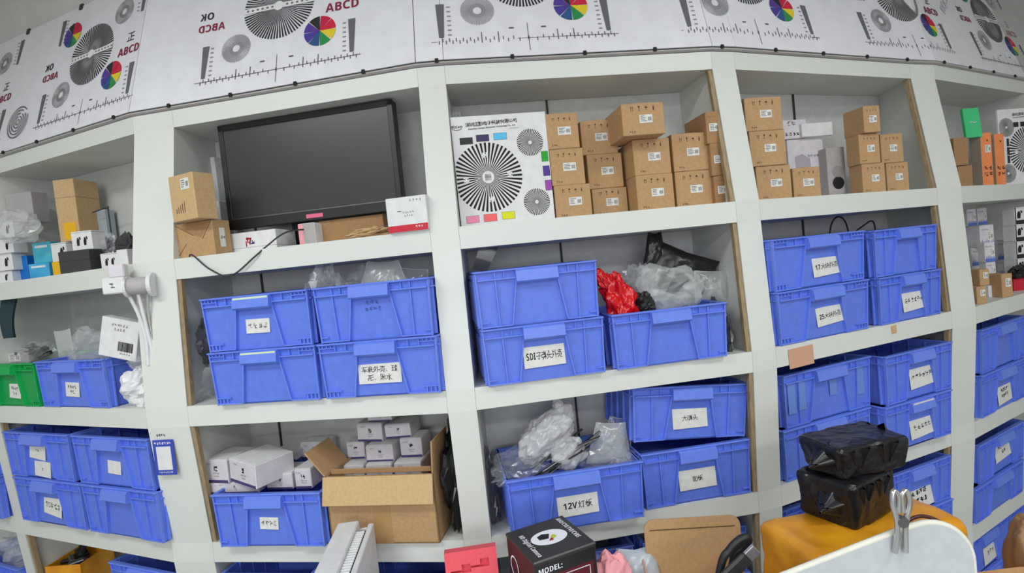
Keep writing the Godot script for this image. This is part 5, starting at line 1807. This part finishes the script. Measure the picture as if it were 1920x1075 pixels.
	foam.name = "foam_body"
	foam.size = Vector3(0.118, 0.165, 0.03)
	foam.position = Vector3(0, 0.0825, -0.015)
	foam.material = M.pink
	o.add_child(foam, true)
	for c in [[-0.012, 0.045, 0.02, 0.018], [-0.033, 0.04, 0.03, 0.005], [0.03, 0.052, 0.02, 0.018], [0.012, 0.046, 0.03, 0.005], [0.005, 0.012, 0.02, 0.018], [-0.018, 0.007, 0.03, 0.005], [0.045, 0.016, 0.02, 0.018], [-0.02, -0.03, 0.02, 0.018], [0.022, -0.026, 0.02, 0.018], [0.0, -0.06, 0.02, 0.018]]:
		var cut := CSGBox3D.new()
		cut.name = "cut_out"
		cut.operation = CSGShape3D.OPERATION_SUBTRACTION
		cut.size = Vector3(c[2], c[3], 0.04)
		cut.position = Vector3(c[0], c[1], 0.022)
		cut.material = M.pink
		foam.add_child(cut, true)
	# pink and silver wrappings right of the box
	o = thing("pink_wrapping", "piece of pink wrapping right of the black camera box", "wrapping", Transform3D(Basis(), Vector3(0.155, DESK_Y, -1.16)))
	part("wrapping_body", soft(Vector3(0.042, 0.075, 0.03), 101, 0.35, 1.8), M.pinkpaper, o, Transform3D(Basis(), Vector3(0, 0.07, 0)))
	o = thing("silver_pouch", "silver grey foil pouch lying between the pink wrapping and the open mailing box", "pouch", Transform3D(Basis(Vector3.RIGHT, -0.5), Vector3(0.222, DESK_Y, -1.17)))
	part("pouch_body", pouch(0.12, 0.13, 0.02, 102, 0.3), mat(c8(176, 182, 192), 0.3), o)
	# the open mailing box with its lid up
	o = thing("mailing_box", "open brown mailing box with a round cornered lid standing up", "box", Transform3D(Basis(Vector3.UP, -0.08), Vector3(0.352, DESK_Y, -1.205)))
	mb = Mb.new()
	mb.cbox(Vector3(0, 0.02, 0.06), Vector3(0.21, 0.04, 0.12), 0.002)
	part("tray", mb.done(), M.card, o)
	mb = Mb.new()
	mb.extrude(rounded(0.215, 0.182, 0.022), -0.002, 0.002, Transform3D(Basis(Vector3.BACK, 0.0), Vector3(0, 0.0, -0.004)))
	part("lid", mb.done(), M.card, o)
	mb = Mb.new()
	mb.box(Vector3(0, 0.158, -0.0015), Vector3(0.19, 0.0016, 0.0012))
	part("fold_line", mb.done(), M.brownink, o)
	mb = Mb.new()
	mb.cbox(Vector3(-0.108, 0.055, 0.035), Vector3(0.004, 0.11, 0.06), 0.001, Transform3D(Basis(Vector3.BACK, 0.1), Vector3.ZERO))
	part("side_flap", mb.done(), M.tape, o)
	# cable with its metal plug
	var cp := [Vector3(0.305, DESK_Y + 0.01, -0.99), Vector3(0.312, -0.70, -0.985), Vector3(0.334, -0.597, -0.98), Vector3(0.352, -0.57, -0.98), Vector3(0.371, -0.553, -0.98), Vector3(0.387, -0.550, -0.982), Vector3(0.392, -0.562, -0.99), Vector3(0.381, -0.577, -0.995), Vector3(0.362, -0.60, -0.995), Vector3(0.345, -0.70, -0.99), Vector3(0.34, DESK_Y + 0.01, -0.985)]
	o = thing("usb_cable", "thick black cable loop with a metal plug in front of the open mailing box", "cable", Transform3D(Basis(), cp[0]))
	var cl := []
	for v in cp:
		cl.append(v - cp[0])
	mb = Mb.new()
	mb.tube(curve(cl), 0.0072, 10)
	part("cord", mb.done(), M.black, o)
	var pd := Vector3(0.044, 0.036, 0.0).normalized()
	var pa: Vector3 = Vector3(0.354, -0.588, -0.955) - cp[0]
	var px := Transform3D(Basis(pd, Vector3(-pd.y, pd.x, 0), Vector3.BACK), pa)
	mb = Mb.new()
	mb.cbox(Vector3(-0.005, 0, 0), Vector3(0.062, 0.025, 0.012), 0.004, px)
	part("plug_grip", mb.done(), mat(c8(44, 40, 40), 0.4), o)
	mb = Mb.new()
	mb.cbox(Vector3(0.037, 0, 0), Vector3(0.022, 0.02, 0.008), 0.001, px)
	part("plug_shell", mb.done(), M.steel, o)
	# the orange parcel
	o = thing("orange_parcel", "large orange tape wrapped parcel carrying the black bundles", "parcel", Transform3D(Basis(Vector3.UP, 0.22), Vector3(0.672, DESK_Y, -1.105)))
	mb = Mb.new()
	var pn := FastNoiseLite.new()
	pn.seed = 5
	pn.frequency = 9.0
	mb.soft_box(Vector3(0.37, 0.195, 0.17), 0.022, 26, pn, 0.007)
	part("parcel_body", mb.done(), M.parcel, o)
	mb = Mb.new()
	var seamp := []
	for i in 30:
		seamp.append(Vector3(-0.06 + 0.21 * i / 29.0, 0.178 + 0.004 * sin(i * 2.1) + 0.002 * sin(i * 5.0), 0.084 + 0.0015 * sin(i * 3.3)))
	mb.tube(seamp, 0.0028, 6)
	part("tape_ridge", mb.done(), mat(c8(206, 128, 40), 0.35), o)
	cable("dark red cable arching over the orange parcel behind the clip", [Vector3(0.66, -0.64, -1.0), Vector3(0.69, -0.60, -1.02), Vector3(0.725, -0.575, -1.03), Vector3(0.765, -0.575, -1.03), Vector3(0.80, -0.60, -1.01)], 0.0035, mat(c8(70, 26, 22), 0.4))
	# two black wrapped bundles
	for n in 2:
		var wv := Vector3(0.150, 0.096, 0.125) if n == 0 else Vector3(0.178, 0.07, 0.12)
		var at := Transform3D(Basis(Vector3.UP, 0.5), Vector3(0.668, -0.606, -1.14)) if n == 0 else Transform3D(Basis(Vector3.UP, 0.2) * Basis(Vector3.BACK, 0.02), Vector3(0.698, -0.512, -1.15))
		o = thing("wrapped_bundle", "lower black plastic wrapped bundle on the orange parcel" if n == 0 else "upper black plastic wrapped bundle on the other black bundle", "bundle", at)
		mb = Mb.new()
		var bn := FastNoiseLite.new()
		bn.seed = 40 + n
		bn.frequency = 11.0
		bn.fractal_type = FastNoiseLite.FRACTAL_RIDGED
		bn.fractal_octaves = 2
		bn.domain_warp_enabled = true
		bn.domain_warp_amplitude = 0.04
		bn.domain_warp_frequency = 9.0
		mb.soft_box(wv, 0.011, 40, bn, 0.0035, 0.12 if n == 1 else 0.05)
		part("wrapping", mb.done(), M.bin, o)
		# gathered corners of the wrapping
		for s in [[-1, 0.5, 0.3], [1, 0.6, -0.2]]:
			mb = Mb.new()
			var ep := []
			for j in 9:
				for i in 20:
					var t := TAU * i / 20
					var f := j / 8.0
					var rad := 0.033 * pow(1.0 - f, 1.2) + 0.002
					var fold := 1.0 + 0.3 * sin(i * 1.9) * (1.0 - f * 0.5)
					ep.append(Vector3(s[0] * (wv.x / 2 - 0.014 + f * 0.046), wv.y * s[1] + sin(t) * rad * fold - f * 0.012, wv.z * 0.25 * s[2] + cos(t) * rad * 1.1 * fold))
			mb.smooth_grid(ep, 20, 9, true, func(w, _u, v): return w - Vector3(w.x, wv.y * s[1], wv.z * 0.25 * s[2]))
			part("gathered_corner", mb.done(), M.bin, o)
		# loose folds standing off the front
		for fk in 4:
			mb = Mb.new()
			var fx: float = wv.x * [-0.12, 0.06, 0.27, -0.33][fk]
			var fp := []
			for j in 9:
				var f := j / 8.0
				for c in [-0.011 * (1 - f), -0.002, 0.012 * (1 - f)]:
					fp.append(Vector3(fx + c + 0.012 * f * (1 if fk % 2 else -1), wv.y * (0.92 - 0.6 * f), wv.z / 2 * (0.985 - 0.04 * f) - 0.001 + (0.012 * (1 - f) if absf(c + 0.002) < 0.0005 else -0.002)))
			mb.smooth_grid(fp, 3, 9, false, func(_w, _u, _v): return Vector3(0, 0, 1))
			part("fold", mb.done(), M.bin, o)
	# pale panel with a rim and the clip on it
	o = thing("rounded_panel", "pale grey round cornered panel with a cream rim in the right foreground", "panel", Transform3D(Basis(), Vector3(0.55, DESK_Y, -0.90)))
	var outl := PackedVector2Array([Vector2(0.184, 0.0), Vector2(0.184, 0.20)])
	for pk in 13:
		var pang := deg_to_rad(102.0 * pk / 12.0)
		outl.append(Vector2(0.109 + 0.075 * cos(pang), 0.215 + 0.075 * sin(pang)))
	outl.append(Vector2(0.06, 0.281))
	outl.append(Vector2(0.0, 0.264))
	outl.append(Vector2(-0.14, 0.224))
	outl.append(Vector2(-0.26, 0.186))
	outl.append(Vector2(-0.27, 0.0))
	mb = Mb.new()
	mb.extrude(outl, -0.006, 0.006)
	part("sheet", mb.done(), M.panel, o)
	mb = Mb.new()
	var rp := []
	for v in outl:
		rp.append(Vector3(v.x, v.y + (0.0055 if v.y < 0.001 else 0.0), 0.001))
	rp.append(rp[0])
	mb.tube(rp, 0.0055, 8)
	part("rim", mb.done(), M.rim, o)
	o = thing("clear_clip", "clear and silver spring clip gripping the top rim of the pale panel", "clip", Transform3D(Basis(Vector3.BACK, -0.05), Vector3(0.606, -0.53, -0.888)))
	for s in [-1, 1]:
		mb = Mb.new()
		mb.tube(curve([Vector3(s * 0.009, -0.02, 0.0), Vector3(s * 0.007, 0.03, 0.004), Vector3(s * 0.014, 0.065, 0.004), Vector3(s * 0.011, 0.085, 0.002), Vector3(s * 0.003, 0.078, 0.002), Vector3(s * 0.004, 0.05, 0.003)]), 0.0045, 8)
		part("clip_arm", mb.done(), M.steel, o)
	mb = Mb.new()
	mb.drum(Vector3(0, 0.035, 0.004), 0.009, 0.006, Transform3D())
	part("spring", mb.done(), M.dullsteel, o)
	# brown cartons at the lower right
	o = thing("flattened_carton", "brown cardboard flaps at the lower right corner of the photograph", "cardboard", Transform3D(Basis(Vector3.UP, -0.35), Vector3(0.80, DESK_Y, -0.925)))
	mb = Mb.new()
	mb.cbox(Vector3(0, 0.07, 0), Vector3(0.12, 0.14, 0.09), 0.004)
	part("carton_body", mb.done(), M.card, o)
	mb = Mb.new()
	mb.extrude(rounded(0.16, 0.07, 0.03), -0.002, 0.002, Transform3D(Basis(Vector3.BACK, 0.25) * Basis(Vector3.RIGHT, -0.5), Vector3(-0.01, 0.12, 0.045)))
	part("flap", mb.done(), M.carddark, o)
	o = thing("brown_roll", "dark tan rounded packet at the right edge beside the cardboard flaps", "packet", Transform3D(Basis(), Vector3(0.925, DESK_Y, -1.0)))
	part("packet_body", soft(Vector3(0.035, 0.115, 0.04), 111, 0.2, 1.4), mat(c8(140, 102, 68), 0.45), o, Transform3D(Basis(), Vector3(0, 0.113, 0)))

# ------------------------------------------------------------------ everything
const LAMPS = [Vector3(-1.4, 0, -0.1), Vector3(1.4, 0, -0.1), Vector3(-1.2, 0, 2.2), Vector3(1.2, 0, 2.2)]
const POWER = [3.0, 2.4, 5.6, 5.2]

func _ready():
	rng.seed = 20
	var cam := Camera3D.new()
	cam.name = "camera"
	cam.fov = 55.803
	cam.near = 0.05
	cam.far = 40.0
	cam.basis = Basis(Vector3.RIGHT, deg_to_rad(-2.4786)) * Basis(Vector3.BACK, deg_to_rad(-5.7898))
	add_child(cam)
	cam.current = true
	var env := Environment.new()
	env.background_mode = Environment.BG_COLOR
	env.background_color = Color(0.55, 0.57, 0.6)
	env.tonemap_mode = Environment.TONE_MAPPER_LINEAR
	env.tonemap_exposure = 0.87
	env.sdfgi_enabled = true
	env.ssao_enabled = true
	env.ssil_enabled = true
	var we := WorldEnvironment.new()
	we.name = "world_environment"
	we.environment = env
	add_child(we)
	for k in LAMPS.size():
		var p: Vector3 = LAMPS[k]
		var l := AreaLight3D.new()
		l.name = "lamp_light"
		l.area_size = Vector2(1.2, 0.3)
		l.area_normalize_energy = true
		l.light_energy = POWER[k]
		l.light_color = Color(0.98, 1.0, 0.99)
		l.shadow_enabled = true
		l.area_range = 12.0
		l.area_attenuation = 2.0
		l.transform = Transform3D(Basis(Vector3.RIGHT, -PI / 2), Vector3(p.x, CEILING_Y - 0.045, p.z))
		add_child(l, true)
	var day := AreaLight3D.new()
	day.name = "window_light"
	day.area_size = Vector2(2.5, 1.1)
	day.area_normalize_energy = true
	day.light_energy = 5.0
	day.light_color = Color(0.96, 0.98, 1.0)
	day.shadow_enabled = true
	day.area_range = 12.0
	day.area_attenuation = 2.0
	day.position = Vector3(0, 0.25, 3.78)
	add_child(day, true)
	make_materials()
	room()
	shelving()
	banner()
	crates()
	fill_rows()
	loose()
	desk()

const ROWS = [
	["cambox", 1, 1, 0.034, 0.000, -0.001, 0.077, 0.042, 0.05, 16, 0, "lowest white camera box at the left edge of the cluttered top left shelf", "box", "white camera boxes on the left shelf", ""],
	["cambox", 1, 1, 0.047, 0.043, -0.001, 0.077, 0.058, 0.05, 16, 0, "white camera box second from the bottom of the left edge stack", "box", "white camera boxes on the left shelf", ""],
	["cambox", 1, 1, 0.065, 0.101, -0.001, 0.076, 0.050, 0.05, 16, 0, "white camera box second from the top of the left edge stack, beside the clear bag", "box", "white camera boxes on the left shelf", ""],
	["cambox", 1, 1, 0.082, 0.152, -0.001, 0.075, 0.055, 0.05, 16, 0, "topmost white camera box of the left edge stack, half behind the clear bag", "box", "white camera boxes on the left shelf", ""],
	["plainbox", 1, 1, 0.044, 0.209, -0.072, 0.104, 0.106, 0.06, 16, 0, "plain pale grey carton lying on top of the white camera boxes", "box", "", "grey"],
	["plainbox", 1, 1, 0.069, 0.000, -0.041, 0.050, 0.091, 0.05, 16, 0, "upright bright blue box at the left end of the cluttered top shelf", "box", "", "blue"],
	["plainbox", 1, 1, 0.152, 0.000, -0.051, 0.080, 0.057, 0.06, 16, 0, "flat sky blue box with cloudy print lying on the top left shelf", "box", "", "sky"],
	["plainbox", 1, 1, 0.160, 0.057, -0.062, 0.070, 0.071, 0.05, 16, 0, "turquoise box on top of the sky blue box, under the clear bag", "box", "", "turq"],
	["plainbox", 1, 1, 0.252, 0.000, -0.061, 0.055, 0.054, 0.05, 16, 0, "yellow box half hidden behind the black carton", "box", "", "yellow"],
	["cambox", 1, 1, 0.241, 0.054, -0.071, 0.058, 0.064, 0.05, 16, 0, "white camera box between the turquoise box and the black carton", "box", "white camera boxes on the left shelf", ""],
	["plainbox", 1, 1, 0.496, 0.000, 0.024, 0.105, 0.067, 0.05, 16, 0, "matt black carton at the front edge of the cluttered top left shelf", "box", "", "black"],
	["cambox", 1, 1, 0.511, 0.067, 0.004, 0.070, 0.058, 0.05, 16, 0, "white box with two camera pictures sitting on the black carton", "box", "white camera boxes on the left shelf", "two"],
	["plainbox", 1, 1, 0.276, 0.119, -0.092, 0.074, 0.210, 0.1, 19, 0, "tall tan carton with a yellow sticker on the cluttered top left shelf", "box", "", "yellowsticker"],
	["plainbox", 1, 1, 0.293, 0.000, -0.182, 0.047, 0.229, 0.04, 16, 0, "tall translucent pale blue box at the back of the top left shelf", "box", "", "palegrey"],
	["cambox", 1, 1, 0.434, 0.000, -0.091, 0.030, 0.099, 0.04, 16, 0, "small white camera box behind the black carton, right of it", "box", "white camera boxes on the left shelf", ""],
	["cambox", 1, 1, 0.592, 0.000, -0.020, 0.061, 0.049, 0.05, 16, 0, "white camera box right of the black carton", "box", "white camera boxes on the left shelf", "two"],
	["plainbox", 1, 1, 0.690, 0.000, 0.002, 0.035, 0.050, 0.03, 16, 0, "small plain white box at the right end of the cluttered top shelf", "box", "", "white"],
	["plainbox", 1, 2, 0.663, 0.144, 0.002, 0.120, 0.115, 0.03, 16, -15, "tilted white box with a black barcode leaning over the blue crate", "box", "", "barcode"],
	["plainbox", 1, 2, 0.015, 0.125, -0.051, 0.107, 0.048, 0.06, 16, 0, "low grey box with a white sticker in the green crate", "box", "", "greysticker"],
	["plainbox", 2, 1, 0.063, 0.000, 0.020, 0.140, 0.097, 0.06, -8, 0, "brown mailing carton with a folded flap, under the barcode carton left of the black monitor", "box", "", "envelope"],
	["plainbox", 2, 1, 0.079, 0.098, 0.062, 0.104, 0.124, 0.06, -16, 0, "tan carton with barcode sticker and slot marks, left of the black monitor", "box", "", "slots"],
	["plainbox", 2, 1, -0.051, 0.000, -0.200, 0.075, 0.328, 0.07, 0, 0, "large white box behind the barcode carton, left of the monitor", "box", "", "white"],
	["plainbox", 2, 1, 0.026, 0.000, -0.125, 0.033, 0.174, 0.05, 0, 0, "narrow white box standing between the brown cartons and the monitor", "box", "", "white"],
	["plainbox", 2, 1, 0.202, 0.000, -0.040, 0.143, 0.059, 0.1, 0, 0, "low white box with a red and blue print under the monitor", "box", "", "printed"],
	["plainbox", 2, 1, 0.358, 0.000, -0.060, 0.051, 0.066, 0.06, 0, 0, "small pink and grey box under the middle of the monitor", "box", "", "pinkgrey"],
	["plainbox", 2, 1, 0.473, 0.000, -0.100, 0.199, 0.071, 0.05, 0, 0, "brown cardboard piece lying under the right half of the monitor", "cardboard", "", "cardplain"],
	["plainbox", 2, 1, 0.701, 0.000, 0.050, 0.107, 0.088, 0.09, 0, 0, "white box with a red stripe at the right of the black monitor", "box", "", "redstripe"],
	["plainbox", 3, 1, 0.025, 0.000, -0.200, 0.047, 0.357, 0.06, 0, 0, "white box with printed icons behind the test chart board", "box", "", "icons"],
	["carton", 3, 1, 0.317, 0.000, -0.030, 0.101, 0.091, 0.13, 0, 0, "bottom brown carton of the first stack right of the test chart board", "box", "brown cartons on the upper middle shelf", ""],
	["carton", 3, 1, 0.310, 0.091, -0.030, 0.093, 0.098, 0.13, 0, 0, "middle brown carton of the first stack right of the test chart board", "box", "brown cartons on the upper middle shelf", ""],
	["carton", 3, 1, 0.305, 0.190, -0.030, 0.090, 0.095, 0.13, 0, 0, "top brown carton of the first stack right of the test chart board", "box", "brown cartons on the upper middle shelf", ""],
	["carton", 3, 1, 0.439, 0.000, -0.085, 0.103, 0.080, 0.13, 0, 0, "bottom brown carton of the set back second stack on the upper middle shelf", "box", "brown cartons on the upper middle shelf", ""],
	["carton", 3, 1, 0.433, 0.081, -0.085, 0.103, 0.097, 0.13, 0, 0, "middle brown carton of the set back second stack on the upper middle shelf", "box", "brown cartons on the upper middle shelf", ""],
	["carton", 3, 1, 0.424, 0.178, -0.085, 0.105, 0.096, 0.13, 0, 0, "top brown carton of the set back second stack on the upper middle shelf", "box", "brown cartons on the upper middle shelf", ""],
	["carton", 3, 1, 0.549, 0.000, -0.020, 0.107, 0.099, 0.13, 0, 0, "bottom brown carton of the tallest stack on the upper middle shelf", "box", "brown cartons on the upper middle shelf", ""],
	["carton", 3, 1, 0.548, 0.099, -0.020, 0.106, 0.098, 0.13, 0, 0, "middle brown carton of the tallest stack on the upper middle shelf", "box", "brown cartons on the upper middle shelf", ""],
	["carton", 3, 1, 0.512, 0.198, 0.030, 0.117, 0.084, 0.14, 0, 0, "topmost brown carton, jutting forward on the tallest stack of the upper middle shelf", "box", "brown cartons on the upper middle shelf", ""],
	["carton", 3, 1, 0.668, 0.000, -0.030, 0.109, 0.101, 0.13, 0, 0, "lower brown carton of the two high stack right of the tallest stack", "box", "brown cartons on the upper middle shelf", ""],
	["carton", 3, 1, 0.667, 0.102, -0.030, 0.108, 0.105, 0.13, 0, 0, "upper brown carton of the two high stack right of the tallest stack", "box", "brown cartons on the upper middle shelf", ""],
	["carton", 3, 1, 0.740, 0.000, -0.012, 0.042, 0.079, 0.13, 0, 0, "bottom darker carton in the right corner of the upper middle shelf", "box", "brown cartons on the upper middle shelf", "side"],
	["carton", 3, 1, 0.736, 0.080, -0.012, 0.041, 0.090, 0.13, 0, 0, "middle darker carton in the right corner of the upper middle shelf", "box", "brown cartons on the upper middle shelf", "side"],
	["carton", 3, 1, 0.729, 0.170, -0.012, 0.039, 0.088, 0.13, 0, 0, "top darker carton in the right corner of the upper middle shelf", "box", "brown cartons on the upper middle shelf", "side"],
	["carton", 4, 1, 0.101, 0.000, -0.011, 0.109, 0.100, 0.13, -14, 0, "bottom brown carton of the three high stack beside the third white upright", "box", "brown cartons on the upper right shelf", ""],
	["carton", 4, 1, 0.088, 0.101, -0.011, 0.112, 0.101, 0.13, -14, 0, "middle brown carton of the three high stack beside the third white upright", "box", "brown cartons on the upper right shelf", ""],
	["carton", 4, 1, 0.081, 0.202, -0.011, 0.115, 0.095, 0.13, -14, 0, "top brown carton of the three high stack beside the third white upright", "box", "brown cartons on the upper right shelf", ""],
	["carton", 4, 1, 0.221, 0.000, -0.001, 0.089, 0.090, 0.09, -14, 0, "single brown carton in front of the white printed box on the upper right shelf", "box", "brown cartons on the upper right shelf", ""],
	["plainbox", 4, 1, 0.407, 0.000, -0.147, 0.131, 0.210, 0.05, -14, 0, "large white box with a grey picture behind the single brown carton", "box", "", "picture"],
	["plainbox", 4, 1, 0.369, 0.211, -0.150, 0.085, 0.062, 0.04, -14, 0, "white box with black lettering lying on the large white printed box", "box", "", "lettered"],
	["plainbox", 4, 1, 0.437, 0.212, -0.121, 0.113, 0.044, 0.012, -14, 0, "bright white flat box leaning above the grey box, middle of the upper right shelf", "box", "", "white"],
	["plainbox", 4, 1, 0.474, 0.000, -0.092, 0.066, 0.167, 0.05, -14, 0, "pale grey box with a round black spot, upright beside the right cartons", "box", "", "disc"],
	["carton", 4, 1, 0.512, 0.000, 0.004, 0.081, 0.094, 0.055, -14, 0, "bottom left carton of the five piled at the right of the upper right shelf", "box", "brown cartons on the upper right shelf", "long"],
	["carton", 4, 1, 0.627, 0.000, 0.004, 0.080, 0.094, 0.055, -14, 0, "bottom right carton of the five piled at the right of the upper right shelf", "box", "brown cartons on the upper right shelf", "long"],
	["carton", 4, 1, 0.501, 0.094, 0.004, 0.072, 0.093, 0.055, -14, 0, "middle left carton of the five piled at the right of the upper right shelf", "box", "brown cartons on the upper right shelf", "long"],
	["carton", 4, 1, 0.610, 0.094, 0.003, 0.080, 0.093, 0.055, -14, 0, "middle right carton of the five piled at the right of the upper right shelf", "box", "brown cartons on the upper right shelf", "long"],
	["carton", 4, 1, 0.499, 0.188, 0.019, 0.057, 0.082, 0.085, -14, 0, "topmost carton of the five piled at the right of the upper right shelf", "box", "brown cartons on the upper right shelf", "long"],
	["plainbox", 5, 1, 0.171, 0.000, -0.022, 0.056, 0.081, 0.06, -24, 0, "lower brown carton at the left end of the far right top shelf", "box", "", "cardplain"],
	["plainbox", 5, 1, 0.151, 0.082, -0.023, 0.054, 0.099, 0.06, -24, 0, "upper brown carton under the green board on the far right top shelf", "box", "", "cardplain"],
	["plainbox", 5, 1, 0.294, 0.000, -0.000, 0.044, 0.197, 0.045, -24, 0, "left orange box with white sticker standing on the far right top shelf", "box", "", "orangesticker"],
	["plainbox", 5, 1, 0.410, 0.000, -0.001, 0.041, 0.197, 0.045, -24, 0, "right orange box standing beside the test chart on the far right top shelf", "box", "", "orange"],
	["plainbox", 5, 2, 0.080, 0.000, -0.000, 0.038, 0.060, 0.04, -24, 0, "lower small brown carton at the left of the far right second shelf", "box", "", "cardlabel"],
	["plainbox", 5, 2, 0.109, 0.060, 0.000, 0.036, 0.057, 0.04, -24, 0, "upper small brown carton stacked at the left of the far right second shelf", "box", "", "cardlabel"],
	["plainbox", 5, 2, 0.274, 0.000, 0.005, 0.042, 0.085, 0.06, -24, 0, "taller brown carton with white label beside the red case", "box", "", "cardlabel"],
	["plainbox", 5, 2, 0.271, 0.000, -0.040, 0.024, 0.043, 0.03, -24, 0, "tiny white box between the two brown carton piles of the far right shelf", "box", "", "white"],
	["stripebox", 5, 2, 0.427, 0.000, -0.130, 0.059, 0.107, 0.05, -24, 0, "white camera box at the bottom left of the pile behind the small brown cartons", "box", "white camera boxes on the far right shelf", ""],
	["stripebox", 5, 2, 0.428, 0.107, -0.131, 0.057, 0.071, 0.05, -24, 0, "white camera box second from the bottom of the far left pile", "box", "white camera boxes on the far right shelf", ""],
	["stripebox", 5, 2, 0.435, 0.178, -0.101, 0.060, 0.086, 0.06, -24, 0, "white camera box below the topmost two on the far right second shelf", "box", "white camera boxes on the far right shelf", ""],
	["stripebox", 5, 2, 0.423, 0.265, -0.141, 0.039, 0.068, 0.04, -24, 0, "topmost left white camera box against the fourth upright", "box", "white camera boxes on the far right shelf", ""],
	["stripebox", 5, 2, 0.514, 0.265, -0.140, 0.042, 0.068, 0.04, -24, 0, "topmost right white camera box near the fourth upright", "box", "white camera boxes on the far right shelf", ""],
	["stripebox", 5, 2, 0.369, 0.000, -0.070, 0.036, 0.064, 0.03, -24, 0, "bottom white camera box of the front left pair column", "box", "white camera boxes on the far right shelf", ""],
	["stripebox", 5, 2, 0.339, 0.064, -0.061, 0.039, 0.061, 0.03, -24, 0, "white camera box second from the top of the front left column", "box", "white camera boxes on the far right shelf", ""],
	["stripebox", 5, 2, 0.335, 0.125, -0.060, 0.042, 0.075, 0.03, -24, 0, "top white camera box of the front left column with blue base stripe", "box", "white camera boxes on the far right shelf", ""],
	["stripebox", 5, 2, 0.711, 0.000, -0.150, 0.043, 0.043, 0.03, -24, 0, "bottom white camera box of the front right column, behind the taller brown carton", "box", "white camera boxes on the far right shelf", ""],
	["stripebox", 5, 2, 0.646, 0.044, -0.130, 0.044, 0.069, 0.03, -24, 0, "white camera box second from the top of the front right column", "box", "white camera boxes on the far right shelf", ""],
	["stripebox", 5, 2, 0.626, 0.113, -0.121, 0.046, 0.080, 0.03, -24, 0, "top white camera box of the front right column", "box", "white camera boxes on the far right shelf", ""],
	["plainbox", 5, 2, 0.503, 0.000, -0.020, 0.086, 0.047, 0.06, -24, 0, "red case at the right edge of the far right second shelf", "case", "", "red"],
	["cambox", 5, 2, 0.557, 0.000, -0.030, 0.068, 0.054, 0.05, -24, 0, "camera box at the foot of the edge stack, behind the red case", "box", "camera boxes stacked by the right edge", "dark"],
	["cambox", 5, 2, 0.557, 0.054, -0.030, 0.077, 0.067, 0.05, -24, 0, "lowest black trimmed camera box stacked by the right edge", "box", "camera boxes stacked by the right edge", "dark"],
	["cambox", 5, 2, 0.561, 0.121, -0.029, 0.081, 0.066, 0.05, -24, 0, "black trimmed camera box second from the bottom by the right edge", "box", "camera boxes stacked by the right edge", "dark"],
	["cambox", 5, 2, 0.568, 0.188, -0.029, 0.083, 0.066, 0.05, -24, 0, "black trimmed camera box second from the top by the right edge", "box", "camera boxes stacked by the right edge", "dark"],
	["cambox", 5, 2, 0.575, 0.254, -0.029, 0.086, 0.066, 0.05, -24, 0, "topmost black trimmed camera box by the right edge", "box", "camera boxes stacked by the right edge", "dark"],
	["lightbox", 2, 3, 0.078, 0.136, -0.030, 0.156, 0.030, 0.16, 0, 0, "white box lying flat in the crate under the other small white boxes", "box", "small white camera boxes in the blue crate", ""],
	["lightbox", 2, 3, 0.026, 0.167, -0.030, 0.088, 0.066, 0.11, -8, 0, "leftmost small white box on the crate contents", "box", "small white camera boxes in the blue crate", ""],
	["lightbox", 2, 3, 0.134, 0.171, 0.001, 0.123, 0.066, 0.12, -22, -4, "largest open topped white box, tilted, on the crate contents", "box", "small white camera boxes in the blue crate", ""],
	["lightbox", 2, 3, 0.209, 0.135, -0.050, 0.083, 0.045, 0.09, 0, 0, "small white box low in the crate, left of the upright one", "box", "small white camera boxes in the blue crate", ""],
	["lightbox", 2, 3, 0.154, 0.177, -0.160, 0.085, 0.026, 0.06, 0, 0, "small white box behind the tilted one, near the back wall", "box", "small white camera boxes in the blue crate", ""],
	["lightbox", 2, 3, 0.290, 0.139, -0.040, 0.050, 0.055, 0.09, 0, 0, "narrow upright white box beside the large open carton", "box", "small white camera boxes in the blue crate", ""],
	["lightbox", 2, 3, 0.232, 0.166, -0.200, 0.090, 0.050, 0.06, 0, 0, "small white box behind the left flap of the large open carton", "box", "small white camera boxes in the blue crate", ""],
	["lightbox", 2, 3, 0.403, 0.127, -0.100, 0.080, 0.050, 0.1, 0, 0, "left white box packed level with the rim of the large open carton", "box", "small white camera boxes in the open carton", ""],
	["lightbox", 2, 3, 0.488, 0.128, -0.100, 0.078, 0.050, 0.1, 0, 0, "middle white box packed level with the rim of the large open carton", "box", "small white camera boxes in the open carton", ""],
	["lightbox", 2, 3, 0.575, 0.130, -0.100, 0.080, 0.050, 0.1, 0, 0, "right white box packed level with the rim of the large open carton", "box", "small white camera boxes in the open carton", ""],
	["lightbox", 2, 3, 0.486, 0.178, -0.120, 0.083, 0.047, 0.08, 0, 0, "front middle white box heaped above the rim of the large open carton", "box", "small white camera boxes in the open carton", ""],
	["lightbox", 2, 3, 0.398, 0.178, -0.150, 0.056, 0.049, 0.06, 0, 0, "left white box heaped above the rim of the large open carton", "box", "small white camera boxes in the open carton", ""],
	["lightbox", 2, 3, 0.575, 0.181, -0.140, 0.066, 0.054, 0.08, 0, 0, "right white box heaped above the rim of the large open carton", "box", "small white camera boxes in the open carton", ""],
	["lightbox", 2, 3, 0.447, 0.228, -0.150, 0.078, 0.053, 0.08, 0, -2, "upper left white box on the heap in the large open carton", "box", "small white camera boxes in the open carton", ""],
	["lightbox", 2, 3, 0.536, 0.236, -0.150, 0.079, 0.039, 0.08, 0, 2, "upper right white box on the heap in the large open carton", "box", "small white camera boxes in the open carton", ""],
	["lightbox", 2, 3, 0.479, 0.284, -0.160, 0.075, 0.030, 0.07, 0, 0, "topmost white box on the heap, just under the shelf above", "box", "small white camera boxes in the open carton", ""],]
